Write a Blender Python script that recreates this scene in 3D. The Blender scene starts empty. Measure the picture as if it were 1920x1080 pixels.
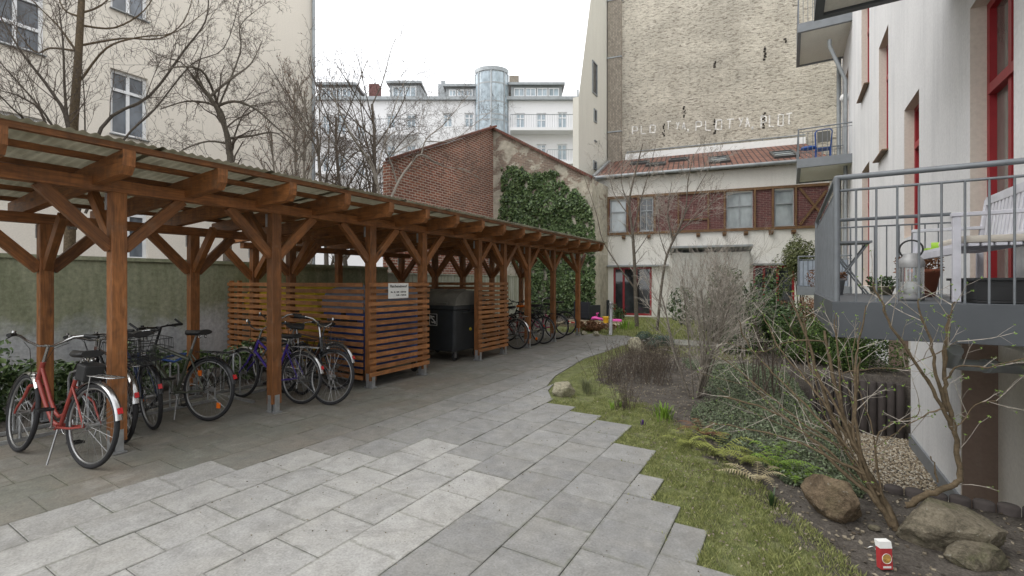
import bpy, math, random
from mathutils import Vector, Matrix, noise
random.seed(7)
R=math.radians
scn=bpy.context.scene; col=scn.collection
# ---------------- camera ----------------
FPX=872.; CH=1.6; HY=528.; TH=math.atan((1480.-960.)/FPX); cT=math.cos(TH); sT=math.sin(TH)
cam=bpy.data.cameras.new('camera'); camo=bpy.data.objects.new('camera',cam); col.objects.link(camo); scn.camera=camo
cam.sensor_width=36; cam.lens=36*FPX/1920; cam.shift_y=-(540-HY)/1920; cam.clip_end=500; cam.clip_start=.05
camo.location=(0,0,CH); camo.rotation_euler=(R(90),0,TH)
# ---------------- world / light ----------------
w=bpy.data.worlds.new('World'); scn.world=w; w.use_nodes=True
nt=w.node_tree; nt.nodes.clear()
SUN_EL=R(48); SUN_AZ=R(236)
sky=nt.nodes.new('ShaderNodeTexSky'); sky.sky_type='NISHITA'; sky.sun_disc=False; sky.sun_elevation=SUN_EL; sky.sun_rotation=SUN_AZ
tc=nt.nodes.new('ShaderNodeTexCoord'); nz=nt.nodes.new('ShaderNodeTexNoise'); nz.inputs['Scale'].default_value=2.2; nz.inputs['Detail'].default_value=5
cr=nt.nodes.new('ShaderNodeValToRGB'); cr.color_ramp.elements[0].position=.3; cr.color_ramp.elements[0].color=(8.2,8.35,8.6,1); cr.color_ramp.elements[1].position=.7; cr.color_ramp.elements[1].color=(9.9,9.95,10.0,1)
mx=nt.nodes.new('ShaderNodeMix'); mx.data_type='RGBA'; mx.inputs[0].default_value=.92
bg=nt.nodes.new('ShaderNodeBackground'); bg.inputs['Strength'].default_value=.1
wo=nt.nodes.new('ShaderNodeOutputWorld'); L=nt.links.new
L(tc.outputs['Generated'],nz.inputs['Vector']); L(nz.outputs['Fac'],cr.inputs['Fac'])
L(sky.outputs[0],mx.inputs[6]); L(cr.outputs[0],mx.inputs[7]); L(mx.outputs[2],bg.inputs['Color']); L(bg.outputs[0],wo.inputs[0])
sl=bpy.data.lights.new('sun','SUN'); sl.energy=1.15; sl.angle=R(55); sl.color=(1,.97,.92)
so=bpy.data.objects.new('sun',sl); col.objects.link(so)
sd=Vector((math.sin(SUN_AZ)*math.cos(SUN_EL),math.cos(SUN_AZ)*math.cos(SUN_EL),math.sin(SUN_EL)))
so.rotation_euler=sd.to_track_quat('Z','Y').to_euler()
scn.view_settings.view_transform='Standard'; scn.view_settings.look='None'; scn.view_settings.gamma=1; scn.view_settings.exposure=1.05
# ---------------- measuring helpers: pixel of the photo + a known plane -> metres ----------------
def ray(px,py):
    a=(px-960)/FPX; return Vector((a*cT-sT,a*sT+cT,(HY-py)/FPX))
O=Vector((0,0,CH))
def gz(px,py,z=0.): d=ray(px,py); return O+d*((z-CH)/d.z)
def gx(px,py,X): d=ray(px,py); return O+d*(X/d.x)
def gy(px,py,Y): d=ray(px,py); return O+d*(Y/d.y)
def gpl(px,py,o,n): d=ray(px,py); return O+d*((Vector(o)-O).dot(n)/d.dot(n))
# ---------------- mesh builder ----------------
class MB:
    def __init__(s): s.v=[];s.f=[];s.uv=[];s.t=[];s.sm=[]
    def face(s,pts,uv=None,t=.5,sm=False):
        n=len(s.v); s.v+= [tuple(p) for p in pts]; s.f.append(tuple(range(n,n+len(pts))))
        if uv is None:
            a=Vector(pts[0]);b=Vector(pts[1]);c_=Vector(pts[2]); nn=(b-a).cross(c_-a)
            ax=max(range(3),key=lambda i:abs(nn[i]))
            uv=[((p[1],p[2]) if ax==0 else (p[0],p[2]) if ax==1 else (p[0],p[1])) for p in pts]
        s.uv+=list(uv); s.t.append(t); s.sm.append(sm)
    def grid(s,rows,t=.5,sm=True,closed=False,us=None):
        base=len(s.v); nr=len(rows); nc=len(rows[0])
        for r in rows: s.v+=[tuple(p) for p in r]
        L_=0
        for i in range(nr-1):
            dl=(Vector(rows[i+1][0])-Vector(rows[i][0])).length
            w_=0
            for j in range(nc if closed else nc-1):
                k=(j+1)%nc
                s.f.append((base+i*nc+j,base+i*nc+k,base+(i+1)*nc+k,base+(i+1)*nc+j))
                s.uv+=[(L_,j*.03),(L_,j*.03+.03),(L_+dl,j*.03+.03),(L_+dl,j*.03)]
                s.t.append(t); s.sm.append(sm)
            L_+=dl
    def obox(s,c,ax,ay,az,t=.5):
        c=Vector(c);ax=Vector(ax);ay=Vector(ay);az=Vector(az)
        P=[c+ax*i+ay*j+az*k for i in(-1,1) for j in(-1,1) for k in(-1,1)]
        o=random.random()*9
        la=ax.length;lb=ay.length;lc=az.length
        for q,(lu,lv) in (((0,1,3,2),(lc,lb)),((4,6,7,5),(lb,lc)),((0,4,5,1),(la,lc)),((2,3,7,6),(lc,la)),((0,2,6,4),(lb,la)),((1,5,7,3),(la,lb))):
            if lu>=lv: uv=[(o,o),(o+2*lu,o),(o+2*lu,o+2*lv),(o,o+2*lv)]
            else: uv=[(o,o),(o,o+2*lu),(o+2*lv,o+2*lu),(o+2*lv,o)]
            if q in((0,1,3,2),(2,3,7,6),(4,6,7,5),(0,4,5,1),(0,2,6,4),(1,5,7,3)): s.face([P[i] for i in q],uv,t)
        return s
    def box(s,x0,x1,y0,y1,z0,z1,t=.5):
        return s.obox(((x0+x1)/2,(y0+y1)/2,(z0+z1)/2),((x1-x0)/2,0,0),(0,(y1-y0)/2,0),(0,0,(z1-z0)/2),t)
    def beam(s,p0,p1,w_,h,up=(0,0,1),t=.5):
        p0=Vector(p0);p1=Vector(p1);d=(p1-p0);l=d.length;d.normalize()
        sd_=d.cross(Vector(up)); 
        if sd_.length<1e-4: sd_=d.cross(Vector((0,1,0)))
        sd_.normalize(); u=sd_.cross(d)
        return s.obox((p0+p1)/2,d*l/2,sd_*w_/2,u*h/2,t)
    def tube(s,pts,rad,n=6,t=.5,cap=True):
        pts=[Vector(p) for p in pts]
        if not hasattr(rad,'__len__'): rad=[rad]*len(pts)
        rows=[];ref=None
        for i,p in enumerate(pts):
            d=(pts[min(i+1,len(pts)-1)]-pts[max(i-1,0)])
            if d.length<1e-7: d=Vector((0,0,1))
            d.normalize()
            if ref is None:
                ref=Vector((0,0,1)) if abs(d.z)<.9 else Vector((1,0,0))
            a=(ref-d*ref.dot(d)); 
            if a.length<1e-4: a=d.orthogonal()
            a.normalize(); ref=a; b=d.cross(a)
            rows.append([p+(a*math.cos(6.28318*k/n)+b*math.sin(6.28318*k/n))*rad[i] for k in range(n)])
        s.grid(rows,t,n>4,True)
        if cap and n>4:
            s.face(list(reversed(rows[0])),None,t); s.face(rows[-1],None,t)
        return s
    def torus(s,c,ax,r,rt,n=28,m=8,t=.5,a0=0,a1=6.28318,flat=1.):
        c=Vector(c);ax=Vector(ax).normalized();u=ax.orthogonal().normalized()
        if abs(ax.y)>.9: u=Vector((1,0,0)); u=(u-ax*u.dot(ax)).normalized()
        v=ax.cross(u); full=abs(a1-a0)>6.28
        rows=[]
        for i in range(n+1):
            a=a0+(a1-a0)*i/n; d=u*math.cos(a)+v*math.sin(a)
            rows.append([c+d*(r+rt*math.cos(6.28318*k/m)*flat)+ax*rt*math.sin(6.28318*k/m) for k in range(m)])
        s.grid(rows,t,True,True); return s
    def lathe(s,c,prof,n=16,t=.5,sx=1,sy=1):
        c=Vector(c)
        s.grid([[c+Vector((math.cos(6.28318*k/n)*r*sx,math.sin(6.28318*k/n)*r*sy,z)) for k in range(n)] for r,z in prof],t,True,True); return s
    def build(s,name,mat,parent=None,bevel=0,local=False):
        me=bpy.data.meshes.new(name); me.from_pydata(s.v,[],s.f)
        uvl=me.uv_layers.new(name='UVMap'); uvl.data.foreach_set('uv',[x for p in s.uv for x in p])
        at=me.attributes.new('tone','FLOAT','FACE'); at.data.foreach_set('value',s.t)
        me.polygons.foreach_set('use_smooth',s.sm)
        me.materials.append(mat); me.update()
        o=bpy.data.objects.new(name,me); col.objects.link(o)
        if parent: 
            o.parent=parent; o.matrix_parent_inverse=Matrix.Identity(4) if local else parent_inv(parent)
        if bevel:
            b=o.modifiers.new('b','BEVEL'); b.width=bevel; b.segments=2; b.limit_method='ANGLE'; b.angle_limit=R(40)
            wl=o.modifiers.new('wd','WELD'); wl.merge_threshold=.0005; o.modifiers.move(1,0)
        return o
def parent_inv(p): return world_of(p).inverted()
def world_of(p):
    m=Matrix.LocRotScale(p.location,p.rotation_euler,p.scale)
    return m if p.parent is None else world_of(p.parent)@p.matrix_parent_inverse@m
def tag(o,label=None,cat=None,group=None,kind=None):
    if label: o['label']=label
    if cat: o['category']=cat
    if group: o['group']=group
    if kind: o['kind']=kind
    return o
def empty(name,loc,label=None,cat=None,group=None,rz=0):
    o=bpy.data.objects.new(name,None); o.empty_display_size=.1; col.objects.link(o); o.location=loc; o.rotation_euler=(0,0,rz)
    return tag(o,label,cat,group)
def struct(name,mb,mat): o=mb.build(name,mat); o['kind']='structure'; return o
# ---------------- materials ----------------
class NT:
    def __init__(s,name):
        s.m=bpy.data.materials.new(name); s.m.use_nodes=True; s.n=s.m.node_tree; s.n.nodes.clear()
        s.o=s.n.nodes.new('ShaderNodeOutputMaterial'); s.p=s.n.nodes.new('ShaderNodeBsdfPrincipled'); s.L(s.p.outputs[0],s.o.inputs[0])
    def L(s,a,b): s.n.links.new(a,b)
    def node(s,t,**k):
        x=s.n.nodes.new(t)
        for a,b in k.items(): setattr(x,a,b)
        return x
    def uv(s): return s.node('ShaderNodeUVMap',uv_map='UVMap').outputs[0]
    def obj(s): return s.node('ShaderNodeTexCoord').outputs['Object']
    def geo(s): return s.node('ShaderNodeNewGeometry').outputs['Position']
    def map(s,v,sc,loc=(0,0,0)):
        m=s.node('ShaderNodeMapping'); s.L(v,m.inputs[0]); m.inputs['Scale'].default_value=sc; m.inputs['Location'].default_value=loc; return m.outputs[0]
    def noise(s,v,sc,det=5,ro=.55,dis=0):
        m=s.node('ShaderNodeTexNoise'); s.L(v,m.inputs['Vector']); m.inputs['Scale'].default_value=sc; m.inputs['Detail'].default_value=det; m.inputs['Roughness'].default_value=ro; m.inputs['Distortion'].default_value=dis; return m.outputs['Fac']
    def ramp(s,f,st):
        m=s.node('ShaderNodeValToRGB'); s.L(f,m.inputs[0]); e=m.color_ramp.elements
        while len(e)<len(st): e.new(.5)
        for i,(p,c) in enumerate(st):
            e[i].position=p; e[i].color=(c,c,c,1) if not hasattr(c,'__len__') else (*c,1)
        return m.outputs[0]
    def mix(s,f,a,b,mode='MIX'):
        m=s.node('ShaderNodeMix',data_type='RGBA',blend_type=mode)
        for i,x in ((0,f),(6,a),(7,b)):
            if hasattr(x,'links'): s.L(x,m.inputs[i])
            elif i==0: m.inputs[0].default_value=x
            else: m.inputs[i].default_value=(*x,1) if hasattr(x,'__len__') else (x,x,x,1)
        return m.outputs[2]
    def math(s,op,a,b=None):
        m=s.node('ShaderNodeMath',operation=op)
        for i,x in ((0,a),(1,b)):
            if x is None: continue
            if hasattr(x,'links'): s.L(x,m.inputs[i])
            else: m.inputs[i].default_value=x
        return m.outputs[0]
    def attr(s,n='tone'): return s.node('ShaderNodeAttribute',attribute_name=n).outputs['Fac']
    def bump(s,h,st=.3,d=.01):
        m=s.node('ShaderNodeBump'); s.L(h,m.inputs['Height']); m.inputs['Strength'].default_value=st; m.inputs['Distance'].default_value=d; s.L(m.outputs[0],s.p.inputs['Normal'])
    def set(s,c=None,r=None,me=None,sp=None):
        if c is not None:
            if hasattr(c,'links'): s.L(c,s.p.inputs['Base Color'])
            else: s.p.inputs['Base Color'].default_value=(*c,1)
        if r is not None:
            if hasattr(r,'links'): s.L(r,s.p.inputs['Roughness'])
            else: s.p.inputs['Roughness'].default_value=r
        if me is not None: s.p.inputs['Metallic'].default_value=me
        if sp is not None: s.p.inputs['Specular IOR Level'].default_value=sp
        return s.m
def plain(name,c,r=.6,me=0,var=.12,sc=8,sp=.5,bump=0):
    t=NT(name); n=t.noise(t.obj(),sc,5); f=t.ramp(n,[(.3,1-var),(.7,1+var)])
    c_=t.mix(1.,c,f,'MULTIPLY'); t.set(c_,r,me,sp)
    if bump: t.bump(t.noise(t.obj(),sc*6,4),bump,.01)
    return t.m
def wood(name,c,dark=.45,r=.55,sc=1.):
    t=NT(name); u=t.uv()
    g=t.noise(t.map(u,(1.2*sc,22*sc,1)),3,6,.6,.6); k=t.noise(t.map(u,(2.2*sc,5*sc,1)),1.6,3,.5,1.5)
    a=t.mix(t.ramp(g,[(.3,0.),(.72,1.)]),tuple(x*dark for x in c),c)
    vo=t.node('ShaderNodeTexVoronoi'); t.L(t.map(u,(1.8,6.,1)),vo.inputs['Vector']); vo.inputs['Scale'].default_value=.9
    kn=t.ramp(vo.outputs['Distance'],[(.05,.22),(.15,1.)])
    a=t.mix(1.,a,kn,'MULTIPLY'); a=t.mix(1.,a,t.ramp(k,[(.3,.62),(.7,1.15)]),'MULTIPLY')
    a=t.mix(1.,a,t.ramp(t.attr(),[(0,.72),(1,1.28)]),'MULTIPLY')
    wz=t.node('ShaderNodeSeparateXYZ'); t.L(t.geo(),wz.inputs[0]); st=t.noise(t.map(t.geo(),(9,9,1.2)),1.5,5,.65)
    a=t.mix(t.math('MULTIPLY',t.ramp(st,[(.48,0.),(.72,1.)]),.55),a,tuple(x*.28+.012 for x in c)); a=t.mix(t.math('MULTIPLY',t.ramp(t.noise(t.geo(),5,6,.7),[(.55,0.),(.75,1.)]),.35),a,(.30,.22,.15))
    t.set(a,t.ramp(g,[(0,r-.08),(1,r+.12)])); t.bump(g,.25,.004); return t.m
def plaster(name,c,stain=.15,sc=.6,streak=.5,bump=.25,stc=(.45,.43,.38)):
    t=NT(name); p=t.geo()
    a=t.noise(p,sc,7,.6,.4); b=t.noise(t.map(p,(1.6,1.6,.18)),1.5,6,.6); d=t.noise(p,28,4)
    x=t.mix(t.math('MULTIPLY',t.ramp(a,[(.4,0.),(.75,1.)]),stain),c,stc)
    x=t.mix(t.math('MULTIPLY',t.ramp(b,[(.5,0.),(.78,1.)]),streak*stain*2),x,stc)
    x=t.mix(1.,x,t.ramp(d,[(.3,.93),(.7,1.05)]),'MULTIPLY'); x=t.mix(t.math('MULTIPLY',t.ramp(t.noise(t.map(p,(5,5,.25)),2.5,7,.7,.3),[(.56,0.),(.72,1.)]),stain),x,stc)
    t.set(x,.9,sp=.2); t.bump(d,bump,.006); return t.m
def brick(name,c1,c2,mort,bw=.25,bh=.077,ms=.010,dirt=.3,stc=(.12,.10,.08),bias=0.,sc=.5,bump=.5):
    t=NT(name); u=t.uv(); b=t.node('ShaderNodeTexBrick'); t.L(t.mix(.012,u,t.node('ShaderNodeTexNoise').outputs['Color']) if False else u,b.inputs['Vector'])
    b.inputs['Scale'].default_value=1; b.inputs['Brick Width'].default_value=bw; b.inputs['Row Height'].default_value=bh; b.inputs['Mortar Size'].default_value=ms; b.inputs['Mortar Smooth'].default_value=.3; b.inputs['Bias'].default_value=bias
    b.inputs['Color1'].default_value=(*c1,1); b.inputs['Color2'].default_value=(*c2,1); b.inputs['Mortar'].default_value=(*mort,1)
    n=t.noise(u,sc,8,.65,.5); n2=t.noise(u,9,5,.6)
    x=t.mix(t.math('MULTIPLY',t.ramp(n,[(.42,0.),(.72,1.)]),dirt),b.outputs['Color'],stc)
    x=t.mix(1.,x,t.ramp(n2,[(.3,.75),(.7,1.2)]),'MULTIPLY')
    t.set(x,.9,sp=.2); t.bump(t.math('ADD',t.math('MULTIPLY',b.outputs['Fac'],-1.),n2),bump,.01); return t.m
def leafmat(name,c1,c2,r=.45,tr=.25):
    t=NT(name); x=t.mix(t.attr(),c1,c2); x=t.mix(1.,x,t.ramp(t.noise(t.geo(),14,3),[(.3,.75),(.7,1.25)]),'MULTIPLY'); t.set(x,r,sp=.4)
    tl=t.node('ShaderNodeBsdfTranslucent'); t.L(x,tl.inputs[0]); ms=t.node('ShaderNodeMixShader'); ms.inputs[0].default_value=tr
    t.L(t.p.outputs[0],ms.inputs[1]); t.L(tl.outputs[0],ms.inputs[2]); t.L(ms.outputs[0],t.o.inputs[0]); return t.m
def glassmat(name,c,r=.04,var=.5):
    t=NT(name); x=t.mix(1.,c,t.ramp(t.noise(t.map(t.geo(),(1.5,1.5,.7)),1.4,3),[(.35,1-var),(.65,1+var)]),'MULTIPLY'); t.set(x,r,sp=.9); return t.m
M={}
M['wood']=wood('stained_timber',(.37,.145,.044)); M['wood2']=wood('slat_timber',(.45,.19,.066))
M['galv']=plain('galvanised_steel',(.42,.43,.44),.45,.7,.2,14)
M['paint_grey']=plain('grey_painted_steel',(.19,.205,.22),.5,0,.1,5); M['grey_near']=plain('near_balcony_grey',(.075,.083,.092),.5,0,.12,3); M['rail_grey']=plain('galvanised_rail',(.17,.185,.20),.5,.2,.12,9)  # near balconies get a darker grey than the far ones
M['soffit']=plaster('soffit_board',(.78,.76,.69),.1,1)
M['rubber']=plain('tyre_rubber',(.018,.018,.02),.8); M['blackpl']=plain('black_plastic',(.016,.017,.018),.5,0,.25,10)
M['chrome']=plain('chrome',(.48,.48,.48),.22,.95,.1,20); M['alu']=plain('brushed_aluminium',(.33,.33,.33),.38,.85)
M['redbike']=plain('red_bike_paint',(.27,.045,.035),.4); M['greybike']=plain('grey_green_bike_paint',(.10,.11,.085),.3,.3); M['blackbike']=plain('black_bike_paint',(.014,.015,.018),.25)
M['purple']=plain('purple_bike_paint',(.045,.02,.22),.3); M['pink']=plain('magenta_bike_paint',(.42,.03,.14),.3); M['brownbike']=plain('brown_bike_paint',(.10,.055,.045),.35)
M['silverbike']=plain('silver_bike_paint',(.30,.31,.32),.3,.5); M['bluebike']=plain('dark_blue_bike_paint',(.02,.035,.09),.3)
M['lampred']=plain('red_reflector',(.5,.01,.015),.2); M['orange']=plain('orange_reflector',(.75,.16,.01),.25); M['saddle']=plain('saddle_vinyl',(.02,.02,.021),.55)
M['blue']=plain('blue_bin_plastic',(.035,.09,.30),.5); M['bluelid']=plain('grey_blue_lid',(.22,.25,.33),.5); M['yellow']=plain('yellow_bin_plastic',(.62,.46,.03),.5)
M['bin']=plain('dark_grey_bin_plastic',(.030,.033,.036),.5,0,.15,6,bump=.1); M['binlid']=plain('dusty_bin_lid',(.115,.11,.095),.7,0,.3,5)
M['white']=plain('white_paint',(.78,.78,.76),.5,0,.05); M['whiteframe']=plain('white_window_frame',(.72,.73,.74),.45,0,.05); M['ink']=plain('printed_ink',(.02,.02,.02),.6)
M['redframe']=plain('red_window_frame',(.30,.018,.024),.45,0,.1); M['zinc']=plain('zinc_sheet',(.30,.32,.33),.5,.4,.15,3)
M['glass_dark']=glassmat('dark_window_glass',(.045,.05,.055)); M['glass_pale']=glassmat('pale_window_glass',(.34,.38,.39),.08,.25); M['glass_mid']=glassmat('multi_pane_window_glass',(.10,.115,.135),.05,.5); M['glass_sky']=glassmat('sky_reflecting_glass',(.34,.41,.46),.06,.3)  # glass_pale: light tint over the whole pane
M['plaster_left']=plaster('cream_plaster',(.74,.69,.61),.18,.25,.3); M['plaster_right']=plaster('white_render',(.74,.74,.745),.34,.5,.7,.3,(.43,.44,.46))
M['plaster_house']=plaster('off_white_render',(.80,.78,.73),.15,.4,.6); M['plaster_back']=plaster('white_facade',(.74,.74,.75),.08,.2,.3); M['plaster_fire']=plaster('beige_firewall_render',(.66,.64,.57),.15,.2,.8)
M['reveal']=plaster('beige_reveal',(.66,.60,.53),.1,1)
M['jamb_shade']=plaster('shaded_jamb_brown',(.26,.19,.155),.1,1)
M['brick_red']=brick('red_brick',(.36,.135,.085),(.20,.075,.055),(.52,.45,.38),.30,.105,.016,.55,(.12,.09,.07),0,.35)
M['brick_house']=brick('dark_red_panel_brick',(.17,.065,.062),(.11,.048,.050),(.25,.17,.15),.24,.075,.009,.1)
M['brick_pil']=brick('pilaster_brick',(.42,.37,.30),(.30,.26,.21),(.20,.18,.16),.16,.08,.012,.35,(.14,.12,.1),0,.9)
def partywall():
    t=NT('weathered_firewall_brick'); u=t.uv(); n=t.noise(t.map(u,(3.2,7.5,1)),1.5,7,.72,.9); n2=t.noise(t.map(u,(.28,.5,1)),1,5,.6,.5); v=t.node('ShaderNodeTexVoronoi'); t.L(t.map(u,(3.4,9.5,1)),v.inputs['Vector']); v.inputs['Scale'].default_value=1.
    b=t.node('ShaderNodeTexBrick'); t.L(u,b.inputs['Vector']); b.inputs['Scale'].default_value=1; b.inputs['Brick Width'].default_value=.26; b.inputs['Row Height'].default_value=.085; b.inputs['Mortar Size'].default_value=.014
    b.inputs['Color1'].default_value=(.68,.62,.52,1); b.inputs['Color2'].default_value=(.48,.43,.35,1); b.inputs['Mortar'].default_value=(.62,.57,.48,1)
    x=t.mix(t.ramp(n,[(.40,0.),(.60,.8)]),b.outputs['Color'],(.70,.65,.55)); x=t.mix(t.ramp(n,[(.34,1.),(.46,0.)]),x,(.20,.175,.145))
    x=t.mix(t.math('MULTIPLY',t.ramp(v.outputs['Distance'],[(.12,1.),(.36,0.)]),.7),x,(.24,.205,.16)); x=t.mix(1.,x,t.ramp(n2,[(.3,.76),(.7,1.15)]),'MULTIPLY'); x=t.mix(t.ramp(t.noise(t.map(u,(.5,.09,1)),1.3,6,.7),[(.5,0.),(.75,.35)]),x,(.2,.17,.135)); x=t.mix(1.,x,t.ramp(t.noise(u,22,4),[(.3,.82),(.7,1.15)]),'MULTIPLY')
    t.set(x,.95,sp=.1); t.bump(n,1.,.12); return t.m
M['party']=partywall()
def peeled():
    t=NT('peeling_plaster_over_brick'); u=t.uv(); b=t.node('ShaderNodeTexBrick'); t.L(u,b.inputs['Vector']); b.inputs['Scale'].default_value=1; b.inputs['Brick Width'].default_value=.25; b.inputs['Row Height'].default_value=.077; b.inputs['Mortar Size'].default_value=.013
    b.inputs['Color1'].default_value=(.33,.23,.18,1); b.inputs['Color2'].default_value=(.22,.16,.13,1); b.inputs['Mortar'].default_value=(.36,.32,.26,1)
    n=t.noise(t.map(u,(.7,.9,1)),1.6,8,.68,.6); sep=t.node('ShaderNodeSeparateXYZ'); t.L(u,sep.inputs[0])
    hz=t.ramp(t.math('MULTIPLY',sep.outputs['Y'],.1),[(.18,.35),(.62,-.0)])
    f=t.ramp(t.math('ADD',n,t.math('MULTIPLY',hz,.9)),[(.47,0.),(.53,1.)])
    x=t.mix(f,b.outputs['Color'],t.mix(t.ramp(t.noise(u,4,6,.7),[(.35,0.),(.7,1.)]),(.62,.58,.48),(.42,.38,.30)))
    x=t.mix(t.math('MULTIPLY',t.ramp(t.noise(u,1.1,7,.7),[(.45,0.),(.7,1.)]),.5),x,(.13,.12,.10)); t.set(x,.95,sp=.1); t.bump(f,.4,.02); return t.m
M['peeled']=peeled()
def gardenwall():
    t=NT('mossy_garden_wall'); p=t.geo(); sep=t.node('ShaderNodeSeparateXYZ'); t.L(p,sep.inputs[0]); n=t.noise(p,1.2,8,.68,.8); n2=t.noise(t.map(p,(3,3,.7)),1.5,6,.7)
    h=t.math('ADD',t.math('MULTIPLY',sep.outputs['Z'],.5),t.math('MULTIPLY',n,.75)); f=t.ramp(h,[(.72,0.),(.95,1.)])
    x=t.mix(f,t.mix(t.ramp(n2,[(.35,0.),(.7,1.)]),(.38,.39,.40),(.52,.52,.52)),t.mix(t.ramp(n2,[(.3,0.),(.7,1.)]),(.18,.195,.12),(.32,.325,.23)))
    x=t.mix(1.,x,t.ramp(t.noise(p,16,6,.7),[(.3,.7),(.7,1.2)]),'MULTIPLY'); t.set(x,.95,sp=.15); t.bump(n2,.5,.02); return t.m
M['gwall']=gardenwall(); M['gwall2']=plaster('lighter_garden_wall',(.42,.43,.36),.5,1.2,.9,.5,(.18,.19,.11)); M['lowwhite']=plaster('white_low_wall',(.62,.58,.5),.3,.8,.6)
def paver():
    t=NT('concrete_pavers'); p=t.geo(); sx=t.node('ShaderNodeSeparateXYZ'); t.L(t.uv(),sx.inputs[0]); a=t.attr(); b=t.attr('dirt'); n=t.noise(p,3.1,7,.62,.4); n2=t.noise(p,70,3); n3=t.noise(p,1.1,6,.6)
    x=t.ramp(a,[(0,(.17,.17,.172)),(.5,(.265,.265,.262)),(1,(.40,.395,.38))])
    x=t.mix(t.ramp(n,[(.35,0.),(.7,.55)]),x,t.mix(.75,x,(.30,.285,.25)))
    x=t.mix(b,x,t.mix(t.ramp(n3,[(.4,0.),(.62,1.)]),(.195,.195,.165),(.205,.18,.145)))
    x=t.mix(1.,x,t.ramp(n2,[(.3,.82),(.7,1.14)]),'MULTIPLY'); x=t.mix(1.,x,t.ramp(t.noise(p,7,6,.7,.6),[(.3,.8),(.7,1.12)]),'MULTIPLY')
    x=t.mix(t.ramp(t.noise(p,2.3,8,.75,.3),[(.54,0.),(.72,.42)]),x,(.44,.43,.40))
    e1=t.math('MINIMUM',t.math('MINIMUM',sx.outputs['X'],t.math('SUBTRACT',1.,sx.outputs['X'])),t.math('MINIMUM',sx.outputs['Y'],t.math('SUBTRACT',1.,sx.outputs['Y'])))
    ed=t.ramp(t.math('ADD',e1,t.math('MULTIPLY',t.math('SUBTRACT',t.noise(p,14,6,.7),.5),.16)),[(0.,.4),(.03,0.)])
    x=t.mix(ed,x,t.mix(t.ramp(t.noise(p,1.3,4),[(.4,0.),(.6,1.)]),(.15,.145,.12),(.12,.13,.075)))
    x=t.mix(t.ramp(t.noise(p,38,2,.5),[(.70,0.),(.74,.6)]),x,(.09,.085,.075))
    x=t.mix(t.math('MULTIPLY',t.ramp(t.noise(p,1.7,9,.78,2.),[(.5,0.),(.66,1.)]),.5),x,(.165,.16,.15))
    t.set(x,.85,sp=.3); t.bump(n2,.25,.003); return t.m
M['paver']=paver()
def soil():
    t=NT('garden_soil'); p=t.geo(); g=t.attr('grass'); n=t.noise(p,5,8,.7); n2=t.noise(p,60,4,.7); v=t.node('ShaderNodeTexVoronoi'); t.L(p,v.inputs['Vector']); v.inputs['Scale'].default_value=90
    x=t.mix(t.ramp(n,[(.35,0.),(.7,1.)]),(.075,.066,.058),(.165,.148,.13)); x=t.mix(1.,x,t.ramp(n2,[(.3,.6),(.7,1.4)]),'MULTIPLY')
    gr=t.mix(t.ramp(t.noise(p,9,6,.7),[(.35,0.),(.65,1.)]),(.12,.145,.055),(.25,.26,.12)); x=t.mix(t.ramp(t.math('ADD',g,t.math('MULTIPLY',t.math('SUBTRACT',n,.5),.6)),[(.4,0.),(.6,1.)]),x,gr)
    t.set(x,.95,sp=.1); t.bump(t.math('ADD',n2,n),.8,.03); return t.m
M['soil']=soil()
def bark(name,c,sc=30):
    t=NT(name); p=t.geo(); x=t.mix(t.ramp(t.noise(p,sc,5,.7),[(.3,0.),(.7,1.)]),tuple(a*.5 for a in c),tuple(a*1.3 for a in c)); t.set(x,.9,sp=.2); t.bump(t.noise(p,sc*2,4),.4,.005); return t.m
M['bark']=bark('grey_bark',(.15,.13,.105)); M['bark2']=bark('dark_bark',(.10,.085,.07)); M['twig']=bark('brown_twigs',(.12,.096,.078)); M['palet']=bark('pale_twigs',(.36,.325,.28)); M['olive']=bark('olive_stems',(.13,.098,.062)); M['redst']=bark('reddish_dry_stems',(.125,.10,.08)); M['straw']=bark('straw_stems',(.36,.29,.16))
M['birch']=bark('pale_birch_bark',(.26,.23,.19))
M['ivy']=leafmat('ivy_leaves',(.016,.042,.013),(.22,.31,.13),.28,.15); M['darkleaf']=leafmat('dark_evergreen_leaves',(.02,.045,.015),(.08,.13,.04),.4,.15); M['cover']=leafmat('ground_cover_leaves',(.02,.032,.012),(.20,.25,.14),.45,.1)
M['budleaf']=leafmat('spring_buds',(.14,.24,.04),(.28,.42,.09),.5,.35); M['grassb']=leafmat('grass_blades',(.16,.195,.065),(.44,.45,.19),.6,.3); M['fern']=leafmat('fern_fronds',(.16,.19,.04),(.36,.38,.10),.6,.3); M['drybrown']=leafmat('dry_brown_leaves',(.10,.045,.02),(.24,.12,.06),.8,.15)
M['bright']=leafmat('fresh_green_blades',(.14,.25,.03),(.28,.42,.07),.5,.35); M['yew']=leafmat('yew_needles',(.025,.05,.012),(.10,.17,.035),.6,.1); M['spruce']=leafmat('blue_spruce_needles',(.05,.085,.06),(.10,.14,.11),.6,.1)
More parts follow.
